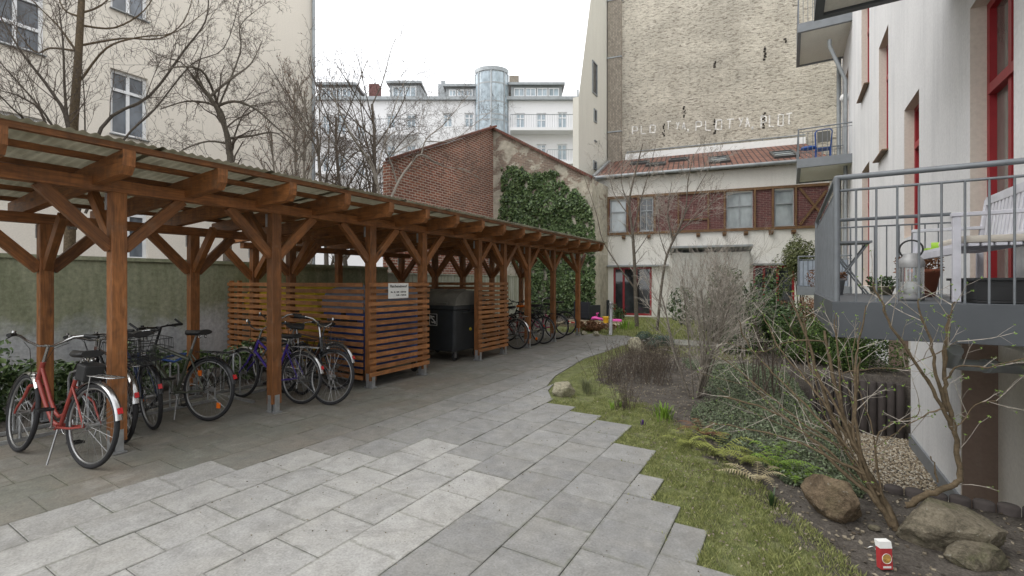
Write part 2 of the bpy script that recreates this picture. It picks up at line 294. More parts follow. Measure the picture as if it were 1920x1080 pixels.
def stone(name,c,moss=.3):
    t=NT(name); p=t.geo(); n=t.noise(p,9,8,.7,.5); x=t.mix(t.ramp(n,[(.3,0.),(.7,1.)]),tuple(a*.6 for a in c),tuple(min(a*1.25,1) for a in c)); x=t.mix(t.math('MULTIPLY',t.ramp(t.noise(p,5,6,.7),[(.5,0.),(.66,1.)]),moss),x,(.10,.11,.05)); x=t.mix(1.,x,t.ramp(t.noise(p,70,3),[(.3,.75),(.7,1.2)]),'MULTIPLY'); vc=t.node('ShaderNodeTexVoronoi',feature='DISTANCE_TO_EDGE'); t.L(t.mix(.06,p,t.node('ShaderNodeTexNoise').outputs['Color']),vc.inputs['Vector']); vc.inputs['Scale'].default_value=9
    cr_=t.ramp(vc.outputs['Distance'],[(0.,.55),(.03,1.)]); x=t.mix(t.ramp(t.noise(p,9,7,.75,1.5),[(.35,.75),(.5,0.)]),x,tuple(a*.32 for a in c)); x=t.mix(t.ramp(t.noise(p,26,5,.7),[(.62,0.),(.68,.55)]),x,(.42,.41,.36)); t.set(x,.9,sp=.2); t.bump(t.math('ADD',n,t.math('MULTIPLY',t.noise(p,45,5,.7),.5)),1.,.03); return t.m
M['rock']=stone('brown_fieldstone',(.20,.15,.10)); M['rock2']=stone('grey_fieldstone',(.20,.175,.13),.6); M['rock3']=stone('pale_fieldstone',(.40,.37,.27),.35)
M['terra']=plain('terracotta',(.36,.13,.075),.8); M['pal']=plain('brown_concrete_palisade',(.06,.05,.047),.85,0,.25,5,bump=.4); M['rattan']=plain('dark_rattan',(.022,.025,.032),.6,0,.3,40,bump=.6)
M['pinkpl']=plain('pink_plastic',(.70,.07,.38),.4); M['yelpl']=plain('yellow_plastic',(.8,.48,.02),.4); M['greenpl']=plain('green_plastic',(.03,.42,.25),.4); M['navypl']=plain('navy_plastic',(.03,.05,.16),.4); M['redpl']=plain('red_plastic',(.62,.04,.03),.4)
M['litter']=leafmat('leaf_litter',(.09,.07,.05),(.32,.28,.21),.8,.1); M['sand']=plain('play_sand',(.42,.36,.26),.95,0,.15,20,bump=.5); M['plank']=wood('pale_plank',(.50,.42,.30)); M['oldwood']=wood('brown_facade_timber',(.25,.13,.05))
M['benchw']=plain('white_bench_paint',(.55,.55,.60),.6); M['cushion']=plain('beige_cushion',(.52,.48,.42),.9); M['lime']=plain('lime_green_mat',(.32,.52,.06),.8); M['bluechair']=plain('blue_chair_paint',(.03,.09,.32),.4); M['darkred']=plain('dark_red_chair',(.16,.02,.03),.6)
M['cartonred']=plain('red_carton',(.42,.035,.04),.6); M['food']=plain('food_photo_print',(.45,.27,.07),.5,0,.7,60)
def rooftile():
    t=NT('red_roof_tiles'); u=t.uv(); b=t.node('ShaderNodeTexBrick'); t.L(u,b.inputs['Vector']); b.inputs['Scale'].default_value=1; b.inputs['Brick Width'].default_value=.22; b.inputs['Row Height'].default_value=.30; b.inputs['Mortar Size'].default_value=.035; b.inputs['Mortar Smooth'].default_value=.5; b.offset=0
    b.inputs['Color1'].default_value=(.25,.115,.08,1); b.inputs['Color2'].default_value=(.14,.07,.052,1); b.inputs['Mortar'].default_value=(.035,.02,.018,1); x=t.mix(1.,b.outputs['Color'],t.ramp(t.noise(u,1.2,6,.7),[(.3,.7),(.7,1.2)]),'MULTIPLY'); t.set(x,.8); t.bump(b.outputs['Fac'],-.8,.03); return t.m
M['tile']=rooftile()
def roofing():
    t=NT('corrugated_translucent_roofing'); p=t.geo(); n=t.noise(p,2.2,7,.7,.5); x=t.mix(t.ramp(n,[(.35,0.),(.7,1.)]),(.12,.11,.072),(.25,.235,.175)); x=t.mix(t.ramp(t.noise(t.map(p,(.8,6,1)),1.8,6,.75),[(.52,0.),(.7,.6)]),x,(.08,.07,.05)); t.set(x,.55)
    tl=t.node('ShaderNodeBsdfTranslucent'); t.L(x,tl.inputs[0]); ms=t.node('ShaderNodeMixShader'); ms.inputs[0].default_value=.40; t.L(t.p.outputs[0],ms.inputs[1]); t.L(tl.outputs[0],ms.inputs[2]); t.L(ms.outputs[0],t.o.inputs[0]); return t.m
M['roofing']=roofing()
def pebbles():
    t=NT('gravel_pebbles'); x=t.ramp(t.attr(),[(0,(.16,.12,.08)),(.35,(.30,.24,.16)),(.7,(.44,.38,.28)),(1,(.6,.57,.5))]); t.set(x,.75); return t.m
M['pebble']=pebbles()
# ================= GROUND, PATHS =================
def lerp_poly(P,y):
    if y<=P[0][0]: return P[0][1]
    for (a,b),(c,d) in zip(P,P[1:]):
        if y<=c: return b+(d-b)*(y-a)/(c-a)
    return P[-1][1]
PB=[(-2,2.0),(1.6,.75),(2.35,.18),(2.9,-.28),(3.3,-.6),(3.55,-.80),(4.0,-.88),(4.35,-1.1),(4.6,-1.3),(5.0,-1.66),(5.55,-2.6),(5.9,-2.95),(7.0,-3.4),(9.1,-3.68),(11.8,-3.55),(12.4,-3.3),(13.2,-3.0)]
BEDL=[(-2,2.4),(2.0,1.3),(2.9,.35),(3.6,.05),(4.3,-.42),(5.2,-.95),(5.8,-1.35),(6.4,-1.9),(7.4,-2.7),(9.,-3.2),(11.6,-3.3)]
def xb(y): return lerp_poly(PB,y)
def sm(a,b,x): t=min(1,max(0,(x-a)/(b-a))); return t*t*(3-2*t)
def gh(x,y):
    h=0.
    if -7.1<x<xb(y)+.02 and y<13.45: h=-.016
    if 12.3<y<13.4 and x<1.3 and x>-5: h=-.016
    if h==0:
        h=-.006+.03*noise.noise((x*.9,y*.9,0))+.02*noise.noise((x*3,y*3,5))
        d=min(1,max(0,(x-xb(y))/.5)); h=h*d+ -.015
        if y>13.4 : h*=.5
        if x>-.3 and y<10.05:
            pit=sm(-.25,.72,x)*sm(4.56,4.62,y)*(1-sm(9.95,10.0,y)); 
            # the sunk strip narrows towards the camera
            e=lerp_poly([(4.5,.55),(6.5,.45),(8,.2),(10,0)],y); pit=sm(-.25+e,.72+e*.6,x)*sm(4.56,4.62,y)*(1-sm(9.95,10.0,y))
            h=h*(1-pit)-1.0*pit
    return h
def gfac(x,y):
    if x<-7.0: return .05
    if y>13.2: return .85
    if x>xb(y)-.5 and x<lerp_poly(BEDL,y): return .60
    if y>10.6 and x>-3.6 and x<-1: return .4
    return 0.
def ground():
    m=MB(); xs=[-150,-60,-30,-18]+[-12+i*.5 for i in range(11)]+[-6.6+i*.5 for i in range(5)]+[-4.2+.12*i for i in range(0,56)]+[3,5,12,40,150]
    xs=sorted(set(round(v,3) for v in xs)); ys=[-60,-20,-6,-2]+[0+.5*i for i in range(4)]+[2+.12*i for i in range(21)]+[4.56,4.62]+[4.75+.13*i for i in range(40)]+[9.95,10.0]+[10.2+.3*i for i in range(7)]+[12.29,12.31,12.8,13.39,13.41,13.45,13.46]+[14+i for i in range(9)]+[26,40,80,220]
    ys=sorted(set(round(v,3) for v in ys))
    # extra columns that follow the paving edge keep the drop hidden under the slabs
    idx={}
    for j,y in enumerate(ys):
        for i,x in enumerate(xs):
            idx[i,j]=len(m.v); m.v.append((x,y,gh(x,y)))
    g=[]
    for j in range(len(ys)-1):
        for i in range(len(xs)-1):
            m.f.append((idx[i,j],idx[i+1,j],idx[i+1,j+1],idx[i,j+1])); m.uv+=[(0,0)]*4; m.t.append(.5); m.sm.append(True)
    o=struct('ground',m,M['soil']); a=o.data.attributes.new('grass','FLOAT','POINT'); a.data.foreach_set('value',[gfac(v[0],v[1]) for v in m.v])
ground()
SL=[]
def paved(x,y): return any(a<=x<=b and c<=y<=d for a,b,c,d in SLB.get(int(math.floor(x/.5)),()) )
SLB={}
def paving():
    m=MB(); dirt=[]; P=.42; ys0=.9
    def add(x0,x1,y0,y1,rnd,xa=None,xc=None):
        g=.0022; cx=(x0+x1)/2; cy=(y0+y1)/2; z=random.uniform(-.0025,.0025); tx=random.uniform(-.002,.002); ty=random.uniform(-.002,.002)
        jx=random.uniform(-.002,.002)
        x0+=g+jx;x1-=g-jx;y0+=g;y1-=g; b=.003
        c=[(x0,y0),(x1,y0),(x1,y1),(x0,y1)]
        if xa is not None: c=[(x0,y0),(min(x1,max(xa,x0+.01)),y0),(min(x1,max(xc,x0+.01)),y1),(x0,y1)]
        top=[(x+(b if k in(0,3) else -b),y+(b if k<2 else -b),z+tx*(1 if k in(1,2) else -1)+ty*(1 if k>1 else -1)) for k,(x,y) in enumerate(c)]
        mid=[(x,y,z-b+tx*(1 if k in(1,2) else -1)+ty*(1 if k>1 else -1)) for k,(x,y) in enumerate(c)]
        bot=[(x,y,-.05) for x,y in c]
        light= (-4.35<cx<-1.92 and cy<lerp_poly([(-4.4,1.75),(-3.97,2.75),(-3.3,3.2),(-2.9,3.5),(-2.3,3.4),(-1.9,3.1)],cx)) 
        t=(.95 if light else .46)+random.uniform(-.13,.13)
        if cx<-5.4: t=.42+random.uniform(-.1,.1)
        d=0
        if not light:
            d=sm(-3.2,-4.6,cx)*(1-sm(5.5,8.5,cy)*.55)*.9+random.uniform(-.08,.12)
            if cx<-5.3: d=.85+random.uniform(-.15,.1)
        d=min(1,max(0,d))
        n0=len(m.f)
        if x1>-3.9:
            for q in (int(math.floor(x0/.5)),int(math.floor(x1/.5))): SLB.setdefault(q,[]).append((x0,x1,y0,y1))
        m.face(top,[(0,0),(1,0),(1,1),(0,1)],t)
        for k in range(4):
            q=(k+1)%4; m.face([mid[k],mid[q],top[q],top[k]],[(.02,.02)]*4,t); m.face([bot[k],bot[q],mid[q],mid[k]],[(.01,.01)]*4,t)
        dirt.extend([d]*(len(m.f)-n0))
    SL.clear()
    for k in range(-13,14):
        x0=-1.92+k*P; off=(k%2)*P/2+random.uniform(-.02,.02)
        y=-1.6+off
        while y<13.3:
            y1=y+P; cx=x0+P/2; lim=xb(y+P/2)
            if cx>-7.15:
                if y>5.65:
                    if x0+.05<max(xb(y),xb(y1)): add(x0,x0+P,y,y1,0,xb(y),xb(y1))
                elif x0+P*.75<lim: add(x0,x0+P,y,y1,0)
                elif x0+P*.40<lim : add(x0,x0+P/2,y,y1,0)
            y=y1
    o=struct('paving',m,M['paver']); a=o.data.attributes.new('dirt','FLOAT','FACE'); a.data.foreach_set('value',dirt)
    m=MB(); dirt=[]
    for i in range(13):
        for j in range(3):
            x0=-3.25+i*.40+(j%2)*.0; y0=12.32+j*.36
            if x0+.4<xb(y0)+.1: continue
            m.box(x0+.004,x0+.396,y0+.004,y0+.356,-.05,.002+random.uniform(-.002,.002),.62+random.uniform(-.1,.1)); dirt+=[.1]*6
    o=struct('garden_path',m,M['paver']); a=o.data.attributes.new('dirt','FLOAT','FACE'); a.data.foreach_set('value',dirt)
    m=MB(); m.face([(-7.05,-1.6,-.022),(-1.5,-1.6,-.022),(-3.0,5.6,-.022),(-3.6,12,-.022),(-3.6,13.3,-.022),(-7.05,13.3,-.022)]); m.face([(-1.6,-1.6,-.0225),(1.2,-1.6,-.0225),(.35,2.2,-.0225),(-.25,2.9,-.0225),(-1.7,4.9,-.0225),(-3.1,5.5,-.0225)]); 
    o=struct('paving_bed',m,M['soil']); a=o.data.attributes.new('grass','FLOAT','POINT'); a.data.foreach_set('value',[.25]*len(o.data.vertices))
paving()
# small stuff on the ground
def ok_bed(x,y): return x>lerp_poly(BEDL,y)-.1
def blades(name,label,n,fn,mat,h,wd,cat='grass',lean=.5):
    m=MB(); c=0; tries=0
    while c<n and tries<n*20:
        tries+=1; p=fn()
        if p is None: continue
        x,y,sc=p; z=gh(x,y)
        a=random.random()*6.28; hh=h*random.uniform(.5,1.3)*sc*(1+.9*noise.noise((x*5,y*5,2))); l=random.uniform(.1,lean)*hh; b=random.random()*6.28
        dx=math.cos(a)*wd/2*sc; dy=math.sin(a)*wd/2*sc; lx=math.cos(b)*l; ly=math.sin(b)*l
        m.face([(x-dx,y-dy,z-.004),(x+dx,y+dy,z-.004),(x+lx*.4+dx*.7,y+ly*.4+dy*.7,z+hh*.6),(x+lx,y+ly,z+hh)],[(0,0)]*4,random.random()); c+=1
    o=m.build(name,mat); tag(o,label,cat,kind='stuff'); return o
def g_near():
    y=random.uniform(1.9,6.2) if random.random()<.8 else random.uniform(6,11.6); a=xb(y)-.36; b=lerp_poly(BEDL,y)+.12
    if b<a+.05: b=a+.05
    x=random.uniform(a,b)
    # keep off slabs: slabs end on a stepped line, so test the nominal edge
    d=(x-xb(y))
    if d<.5 and paved(x,y): return None
    if d<.5 and random.random()<.3 and y>1.9: return (x,y,random.uniform(.6,1.0))
    if noise.noise((x*2.2,y*2.2,3))*.6+noise.noise((x*7,y*7,9))*.5<-.22: return None
    if math.hypot(x+2.6,y-6.0)<.3: return None
    return x,y,random.uniform(.6,1.15)
blades('lawn_grass','short mossy grass strip between the stepped slab edge and the planting bed',46000,g_near,M['grassb'],.030,.0045,lean=.9)
def g_far():
    x=random.uniform(-6.5,1.2);y=random.uniform(13.45,20.)
    if x+y*.3<-2.3 and y>17: return None
    return x,y,1.5
blades('back_lawn_grass','short green grass of the back lawn beyond the bollard and sandbox',16000,g_far,M['grassb'],.05,.012)
def g_mid():
    x=random.uniform(-3.6,-.6);y=random.uniform(10.4,12.25)
    return (x,y,1.2) if x>xb(y) else None
blades('path_edge_grass','sparse grass along the cross path behind the small conifer',3000,g_mid,M['grassb'],.04,.009)
def leafcloud(m,p,s,n=None,fold=.25,elong=1.4):
    a=Vector((random.gauss(0,1),random.gauss(0,1),random.gauss(0,1)+.0)); 
    if n is not None: a=Vector(n)*1.4+a*.6
    a.normalize(); u=a.orthogonal().normalized(); q=random.random()*6.28; v=a.cross(u); d=u*math.cos(q)+v*math.sin(q); e=a.cross(d)
    p=Vector(p); t=random.random()
    m.face([p-d*s*elong*.5,p+e*s*.42+a*s*fold*.3,p+d*s*elong*.5,p-e*s*.42+a*s*fold*.3],[(0,0)]*4,t)
def cover():
    m=MB(); c=0
    while c<44000:
        y=4.3+5.6*random.random()**1.25; x=random.uniform(-2.6,1.5)
        lo=lerp_poly([(4.3,-.15),(4.8,-.45),(5.4,-.9),(6.2,-1.1),(7,-.9),(8,-1.2),(10,-1.8)],y); hi=lerp_poly([(4.3,.5),(5,.75),(7,.75),(8,.45),(10,.30)],y)
        lo+=noise.noise((x*2,y*2,1))*.3; hi+=noise.noise((x*3,y*3,7))*.15
        if x<lo or x>hi: continue
        z=gh(x,y)+random.random()**2*.09+.005
        leafcloud(m,(x,y,z),random.uniform(.011,.024),(0,-.2,.6)); c+=1
    tag(m.build('ground_cover',M['cover']),'low mat of small dark green leaves over the sloping bed behind the pruned shrubs','ground cover',kind='stuff')
    m=MB()
    for i in range(9000):
        y=random.uniform(2.2,12); x=random.uniform(-3.2,1.6)
        if x<lerp_poly(BEDL,y): continue
        z=gh(x,y)+.006
        if random.random()<.5: leafcloud(m,(x,y,z),random.uniform(.012,.03),(0,0,1))
        else:
            s=random.uniform(.004,.011); m.obox((x,y,z-.002),(s,0,0),(0,s*.8,.2*s),(0,-.2*s,s*.6),random.random())
    for i in range(1500):
        y=random.uniform(1.9,6.2); x=random.uniform(xb(y),lerp_poly(BEDL,y)+.1)
        if not paved(x,y): leafcloud(m,(x,y,gh(x,y)+random.uniform(.01,.03)),random.uniform(.007,.02),(0,0,1))
    for i in range(500):
        y=random.uniform(1.5,7); x=random.uniform(-4,xb(y)); s=random.uniform(.0015,.004); m.obox((x,y,.004),(s,0,0),(0,s*.8,0),(0,0,s*.6),random.random())
    tag(m.build('bed_litter',M['litter']),'dry leaf litter and crumbs scattered over the bare soil','litter',kind='stuff')
cover()
def gravel():
    m=MB(); c=0
    ico=[(0,0,1)]+[(.894*math.cos(1.2566*k),.894*math.sin(1.2566*k),.447) for k in range(5)]+[(.894*math.cos(1.2566*(k+.5)),.894*math.sin(1.2566*(k+.5)),-.447) for k in range(5)]+[(0,0,-1)]
    tr=[(0,i+1,(i+1)%5+1) for i in range(5)]+[(i+1,i+6,(i+1)%5+1) for i in range(5)]+[((i+1)%5+1,i+6,(i+1)%5+6) for i in range(5)]
    while c<6500:
        y=random.uniform(6.3,9.98);x=random.uniform(.2,1.66)
        if gh(x,y)>-.82 : continue
        if gh(x,y)>-.93 and random.random()<.6: continue
        s=random.uniform(.009,.021); a=random.random()*6.28; ca,sa=math.cos(a),math.sin(a); n=len(m.v); z=gh(x,y)+random.uniform(0,.012); k=random.uniform(.5,.9)
        for v in ico: m.v.append((x+s*(v[0]*ca-v[1]*sa*.7),y+s*(v[0]*sa+v[1]*ca*.7),z+s*v[2]*k))
        t=random.random()
        for f in tr: m.f.append((n+f[0],n+f[1],n+f[2])); m.uv+=[(0,0)]*3; m.t.append(t); m.sm.append(True)
        c+=1
    tag(m.build('gravel',M['pebble']),'beige and brown pebbles filling the sunken strip by the white wall','gravel',kind='stuff')
gravel()
# ================= WALLS WITH OPENINGS =================
def wallgrid(m,o,d,nin,u0,u1,z0,z1,holes,depth=.15,poly=None,rev=None):
    """vertical wall from o along d; holes = (ua,ub,za,zb); nin = direction into the wall"""
    o=Vector(o);d=Vector(d);nin=Vector(nin); us=sorted(set([u0,u1]+[h[0] for h in holes]+[h[1] for h in holes])); zs=sorted(set([z0,z1]+[h[2] for h in holes]+[h[3] for h in holes]))
    us=[u for u in us if u0<=u<=u1]; zs=[z for z in zs if z0<=z<=z1]
    def P(u,z,k=0): return o+d*u+Vector((0,0,z))+nin*k
    for a,b in zip(us,us[1:]):
        for c,e in zip(zs,zs[1:]):
            um=(a+b)/2; zm=(c+e)/2
            if any(h[0]<um<h[1] and h[2]<zm<h[3] for h in holes): continue
            m.face([P(a,c),P(b,c),P(b,e),P(a,e)],[(a,c),(b,c),(b,e),(a,e)])
    for a,b,c,e in holes:
        if rev is not None: rev.append(MB())
        for q in ([(a,c),(a,e)],[(b,e),(b,c)],[(a,e),(b,e)],[(b,c),(a,c)]):
            (p1,p2)=q; (m if rev is None else rev[-1]).face([P(*p1),P(*p2),P(*p2,depth),P(*p1,depth)],[p1,p2,(p2[0]+depth,p2[1]),(p1[0]+depth,p1[1])])
def window(par,o,d,nin,ua,ub,za,zb,frame,glass,inset=.12,fw=.06,vert=(.5,),horiz=(.68,),name='window',sill=None,fd=.05,hw=None):
    o=Vector(o);d=Vector(d);nin=Vector(nin);m=MB()
    def bx(u0,u1,z0,z1,k0,k1):
        c=o+d*(u0+u1)/2+Vector((0,0,(z0+z1)/2))+nin*((k0+k1)/2); m.obox(c,d*(u1-u0)/2,nin*(k1-k0)/2,Vector((0,0,(z1-z0)/2)))
    k=inset
    bx(ua,ua+fw,za,zb,k-.02,k+fd); bx(ub-fw,ub,za,zb,k-.02,k+fd); bx(ua+fw,ub-fw,za,za+fw,k-.02,k+fd); bx(ua+fw,ub-fw,zb-fw,zb,k-.02,k+fd)
    H=hw or fw
    for h in horiz: zc=za+(zb-za)*h; bx(ua+fw,ub-fw,zc-H/2,zc+H/2,k-.035,k+fd-.003)
    for v in vert: uc=ua+(ub-ua)*v; bx(uc-fw/2,uc+fw/2,za+fw,zb-fw,k-.012,k+fd-.006)
    wo_=m.build(name,frame,par)
    g=MB(); P=lambda u,z:o+d*u+Vector((0,0,z))+nin*(k+fd*.6)
    g.face([P(ua+.01,za+.01),P(ub-.01,za+.01),P(ub-.01,zb-.01),P(ua+.01,zb-.01)]); g.build('pane',glass,wo_)
    if sill:
        s=MB(); c=o+d*(ua+ub)/2+Vector((0,0,za-.02))-nin*.02; s.obox(c+nin*.02,d*((ub-ua)/2+.03),nin*(inset/2+.03),Vector((0,0,.012))); s.build('sill',sill,wo_)
    return wo_
# ---- left building ----
XL=-17.
b=empty('apartment_building',(XL,4,0),'tall cream plastered apartment block with white casement windows at the left behind the garden wall','building')
wins=[(3.2,4.25,7.6,9.55),(3.2,4.25,3.95,5.9),(3.2,4.25,11.3,13.2),(5.65,6.57,9.6,11.5),(5.65,6.57,5.94,7.85),(5.65,6.57,2.27,4.17),(1,1.95,5.94,7.85)]
m=MB(); wallgrid(m,(XL,0,0),(0,1,0),(-1,0,0),-14,12.45,-.1,21,wins,.16)
m.face([(XL,12.45,-.1),(XL-10,12.45,-.1),(XL-10,12.45,21),(XL,12.45,21)]); m.face([(XL,-14,21),(XL,12.45,21),(XL-10,12.45,21),(XL-10,-14,21)]); m.build('wall',M['plaster_left'],b)
for q in wins: window(b,(XL,0,0),(0,1,0),(-1,0,0),*q,M['whiteframe'],M['glass_mid'],.14,.085,(.5,),(.70,) if q[0]>5 else (.33,.7),sill=M['zinc'])
m=MB(); m.tube([(XL+.12,12.3,0),(XL+.12,12.3,21)],.07,10)
for z in range(2,21,2): m.tube([(XL+.12,12.3,z),(XL+.12,12.3,z+.06)],.085,10)
m.build('downpipe',M['zinc'],b)
# ---- brick outbuilding ----
b=empty('brick_outbuilding',(-12.4,19,0),'red brick outbuilding with a sloping parapet and a peeling gable half covered in ivy','building')
m=MB(); XA=-12.4
m.face([(XA,12.2,-.1),(XA,19,-.1),(XA,19,9.09),(XA,15.87,7.63),(XA,12.2,5.98)],[(12.2,-.1),(19,-.1),(19,9.09),(15.87,7.63),(12.2,5.98)])
m.face([(XA,12.2,-.1),(XA,12.2,5.98),(XA-.38,12.2,5.98),(XA-.38,12.2,-.1)]); m.build('brick_wall',M['brick_red'],b)
m=MB(); m.face([(XA,19,-.1),(-7.31,19,-.1),(-7.31,19,6.04),(XA,19,9.09)],[(0,-.1),(5.09,-.1),(5.09,6.04),(0,9.09)]); m.face([(-7.31,19,-.1),(-7.31,24,-.1),(-7.31,24,6.04),(-7.31,19,6.04)]); m.build('gable_wall',M['peeled'],b)
m=MB(); m.face([(XA,12.2,5.96),(XA,19,9.07),(XA-.38,19,9.07),(XA-.38,12.2,5.96)]); m.face([(XA,19,9.07),(-7.31,19,6.02),(-7.31,24,6.02),(XA,24,9.07)]);  m.build('roof',M['zinc'],b)
m=MB(); m.beam((XA+.02,12.1,6.0),(XA+.02,19.05,9.17),.34,.09); m.beam((XA-.1,18.98,9.15),(-7.25,18.98,6.07),.30,.11); m.build('coping',brick('coping_brick',(.20,.07,.05),(.12,.05,.04),(.2,.16,.13),.12,.2,.01,.5),b)
m=MB(); m.box(XA,XA+.025,18.72,19.0,-.1,8.9); m.box(XA,XA+.55,18.97,19,-.1,8.6) if False else None
random.seed(3); 
# ---- garden wall ----
m=MB(); XW=-9.25
rows=[]
m.box(XW-.24,XW,-6,9.0,-.1,1.93); m.box(XW-.27,XW+.03,-6,9.0,1.93,1.99)
o=m.build('garden_wall',M['gwall']); tag(o,'long grey garden wall with green moss stains behind the bike shelter','wall')
m=MB()
m.box(XW-.2,XW-.02,9.0,16.4,-.1,1.80)
for i in range(46): y=9.02+i*.16; m.box(XW-.02,XW-.008,y,y+.145,.0,1.80)
m.box(XW-.22,XW+.015,9.0,16.4,1.80,1.845)
o=m.build('board_marked_wall',M['gwall2']); tag(o,'paler board marked concrete wall below the red brick building','wall')
# ================= BACK FACADE (white apartment house) =================
F=Vector((-sT,cT,0)); RR=Vector((cT,sT,0)); ZB=46.
def bv(px,py,k=0): s=ZB/FPX; return F*(ZB-k)+RR*((px-960)*s)+Vector((0,0,CH+(HY-py)*s))
su=ZB/FPX
def U(px): return (px-960)*su
def ZZ(py): return CH+(HY-py)*su
b=empty('white_apartment_house',tuple(bv(840,0)*Vector((1,1,0))) if False else (F*ZB)[:],'large white apartment house with dormers and a curved glass stair tower in the background','building')
ob=F*ZB; 
bw=[]
for (x0,x1,y0,y1) in [(967,984,212,240),(1006,1024,212,249),(1046,1063,210,240),(1006,1024,270,291),(1045,1063,270,300),(968,984,270,291),(725,741,214,240),(762,780,214,240),(831,848,212,238),(871,888,212,238),(725,741,272,300),(762,780,272,300),(831,848,272,300),(871,888,272,300),(632,648,214,262),(604,618,214,262),(632,648,290,330),(604,618,290,330),(725,741,332,360),(668,684,235,262),(668,684,300,330)]:
    bw.append((U(x0),U(x1),ZZ(y1),ZZ(y0)))
m=MB(); wallgrid(m,ob,RR,F,U(575),U(1110),-.1,ZZ(187),bw,.2); m.build('wall',M['plaster_back'],b)
for q in bw: window(b,ob,RR,F,*q,M['whiteframe'],M['glass_sky'],.15,.10,(.5,),(.66,))
m=MB()
A=[bv(575,187,-.0),bv(1110,187,0),bv(1100,180,-3.5),bv(585,180,-3.5)]
m.face(A); m.build('roof',plain('red_grey_roof',(.26,.20,.18),.8,0,.2,1),b)
m=MB(); m.obox(ob+RR*U(842)-F*.15+Vector((0,0,ZZ(187)+.05)),RR*(U(1110)-U(842)),F*.22,(0,0,.16)); m.build('eave_gutter',M['zinc'],b)
def dormer(x0,x1,y0,y1,nw,side=0):
    m=MB(); c=(U(x0)+U(x1))/2; h=(U(x1)-U(x0))/2; zc=(ZZ(y0)+ZZ(y1))/2; hz=(ZZ(y0)-ZZ(y1))/2
    m.obox(ob+RR*c+F*1.55+Vector((0,0,zc)),RR*h,F*1.4,(0,0,hz)); m.obox(ob+RR*c+F*1.4+Vector((0,0,zc+hz+.1)),RR*(h+.25),F*1.65,(0,0,.12))
    if side: 
        p=lambda x,y,k:bv(x,y,k)
        m.face([bv(x1,y0,-.2),bv(x1+24,y1+4,-.2),bv(x1,y1+4,-.2)])
    d_=m.build('dormer',M['zinc'],b)
    for i in range(nw):
        u0=c-h+.25+(2*h-.5)*i/nw; u1=c-h+.25+(2*h-.5)*(i+1)/nw
        window(d_ if False else b,ob,RR,F,u0+.05,u1-.05,zc-hz+.35,zc+hz-.25,M['whiteframe'],M['glass_sky'],.06,.08,(.5,),(),'dormer_window',fd=.07)
dormer(958,1054,160,187,4); dormer(836,892,163,187,3); dormer(730,786,157,190,2,1); dormer(597,664,160,192,3,1)
m=MB(); m.obox(bv(827,172,0)+F*1.5,RR*.45,F*.5,(0,0,1.2)); m.obox(bv(827,150,0)+F*1.5,RR*.2,F*.2,(0,0,.5)); m.build('chimney',M['zinc'],b)
for x,y in ((690,172),(964,156)): m=MB(); m.obox(bv(x,y,0)+F*2.4,RR*.5,F*.5,(0,0,1.6)); m.build('chimney',M['brick_house'] if x<700 else M['brick_pil'],b)
# stair tower
tw=[];ct=ob+RR*U(922); rx=(U(953)-U(893))/2
m=MB(); rows=[]
def arc(z,k=1.): return [ct+RR*(-rx*k*math.cos(3.14159*i/14))-F*(rx*.75*k*math.sin(3.14159*i/14))+Vector((0,0,z)) for i in range(15)]
m.grid([arc(-.1),arc(ZZ(141))],.5,True); tw=m.build('stair_tower',M['glass_sky'],b)
m=MB(); 
for py in (141,163,197,221,231,258,290): m.grid([arc(ZZ(py)-.07,1.012),arc(ZZ(py)+.07,1.012)],.5,True); 
for i in (0,3,7,11,14):
    p=arc(0,1.012)[i]; m.beam((p.x,p.y,0),(p.x,p.y,ZZ(141)),.12,.12)
m.build('glazing_bars',M['zinc'],tw)
m=MB(); t_=arc(ZZ(141),1.06); u_=arc(ZZ(134),1.06); m.grid([t_,u_],.5,True); m.face(u_); m.build('cap',M['zinc'],tw)
def fbalc(x0,x1,ys,yr,nm='balcony'):
    m=MB(); c=(U(x0)+U(x1))/2;h=(U(x1)-U(x0))/2; m.obox(ob+RR*c-F*.7+Vector((0,0,ZZ(ys))),RR*h,F*.7,(0,0,.14)); o=m.build(nm,M['plaster_back'],b)
    m=MB(); zr=ZZ(yr)
    for k in (0,): m.tube([ob+RR*(c-h)+Vector((0,0,zr)),ob+RR*(c-h)-F*1.38+Vector((0,0,zr)),ob+RR*(c+h)-F*1.38+Vector((0,0,zr)),ob+RR*(c+h)+Vector((0,0,zr))],.04,5)
    n=int(2*h/.22)
    for i in range(n+1): p=ob+RR*(c-h+2*h*i/n)-F*1.38; m.tube([p+Vector((0,0,ZZ(ys)+.13)),p+Vector((0,0,zr))],.014,4)
    m.build('railing',M['zinc'],o)
fbalc(957,1080,250,224); fbalc(1025,1080,311,288); fbalc(700,786,258,232); fbalc(597,655,262,234); fbalc(597,655,330,303); fbalc(700,786,318,292)
m=MB(); m.tube([bv(1083,170,.2),bv(1083,400,.2)],.09,8); m.build('downpipe',M['zinc'],b)
# ================= TALL FIREWALL + SIDE WALL =================
DH=Vector((.9858,.168,0)).normalized(); NB=Vector((-DH.y,DH.x,0))
PW=Vector((-8.7,25.08,0)); 
b=empty('firewall_building',PW,'towering building with a bare weathered brick firewall above the tiled roof','building')
cav=[]
for (x0,x1,y0,y1) in [(1241,1247,232,255),(1280,1286,198,220),(1337,1344,222,250),(1429,1436,211,240),(1431,1436,85,112),(1338,1342,112,126),(1471,1476,70,80)]:
    a=gpl(x0,y1,PW,NB);c=gpl(x1,y0,PW,NB); cav.append(((a-PW).dot(DH),(c-PW).dot(DH),a.z,c.z))
m=MB(); wallgrid(m,PW,DH,NB,0,16,-.1,34,[],.3); m.build('firewall',M['party'],b)
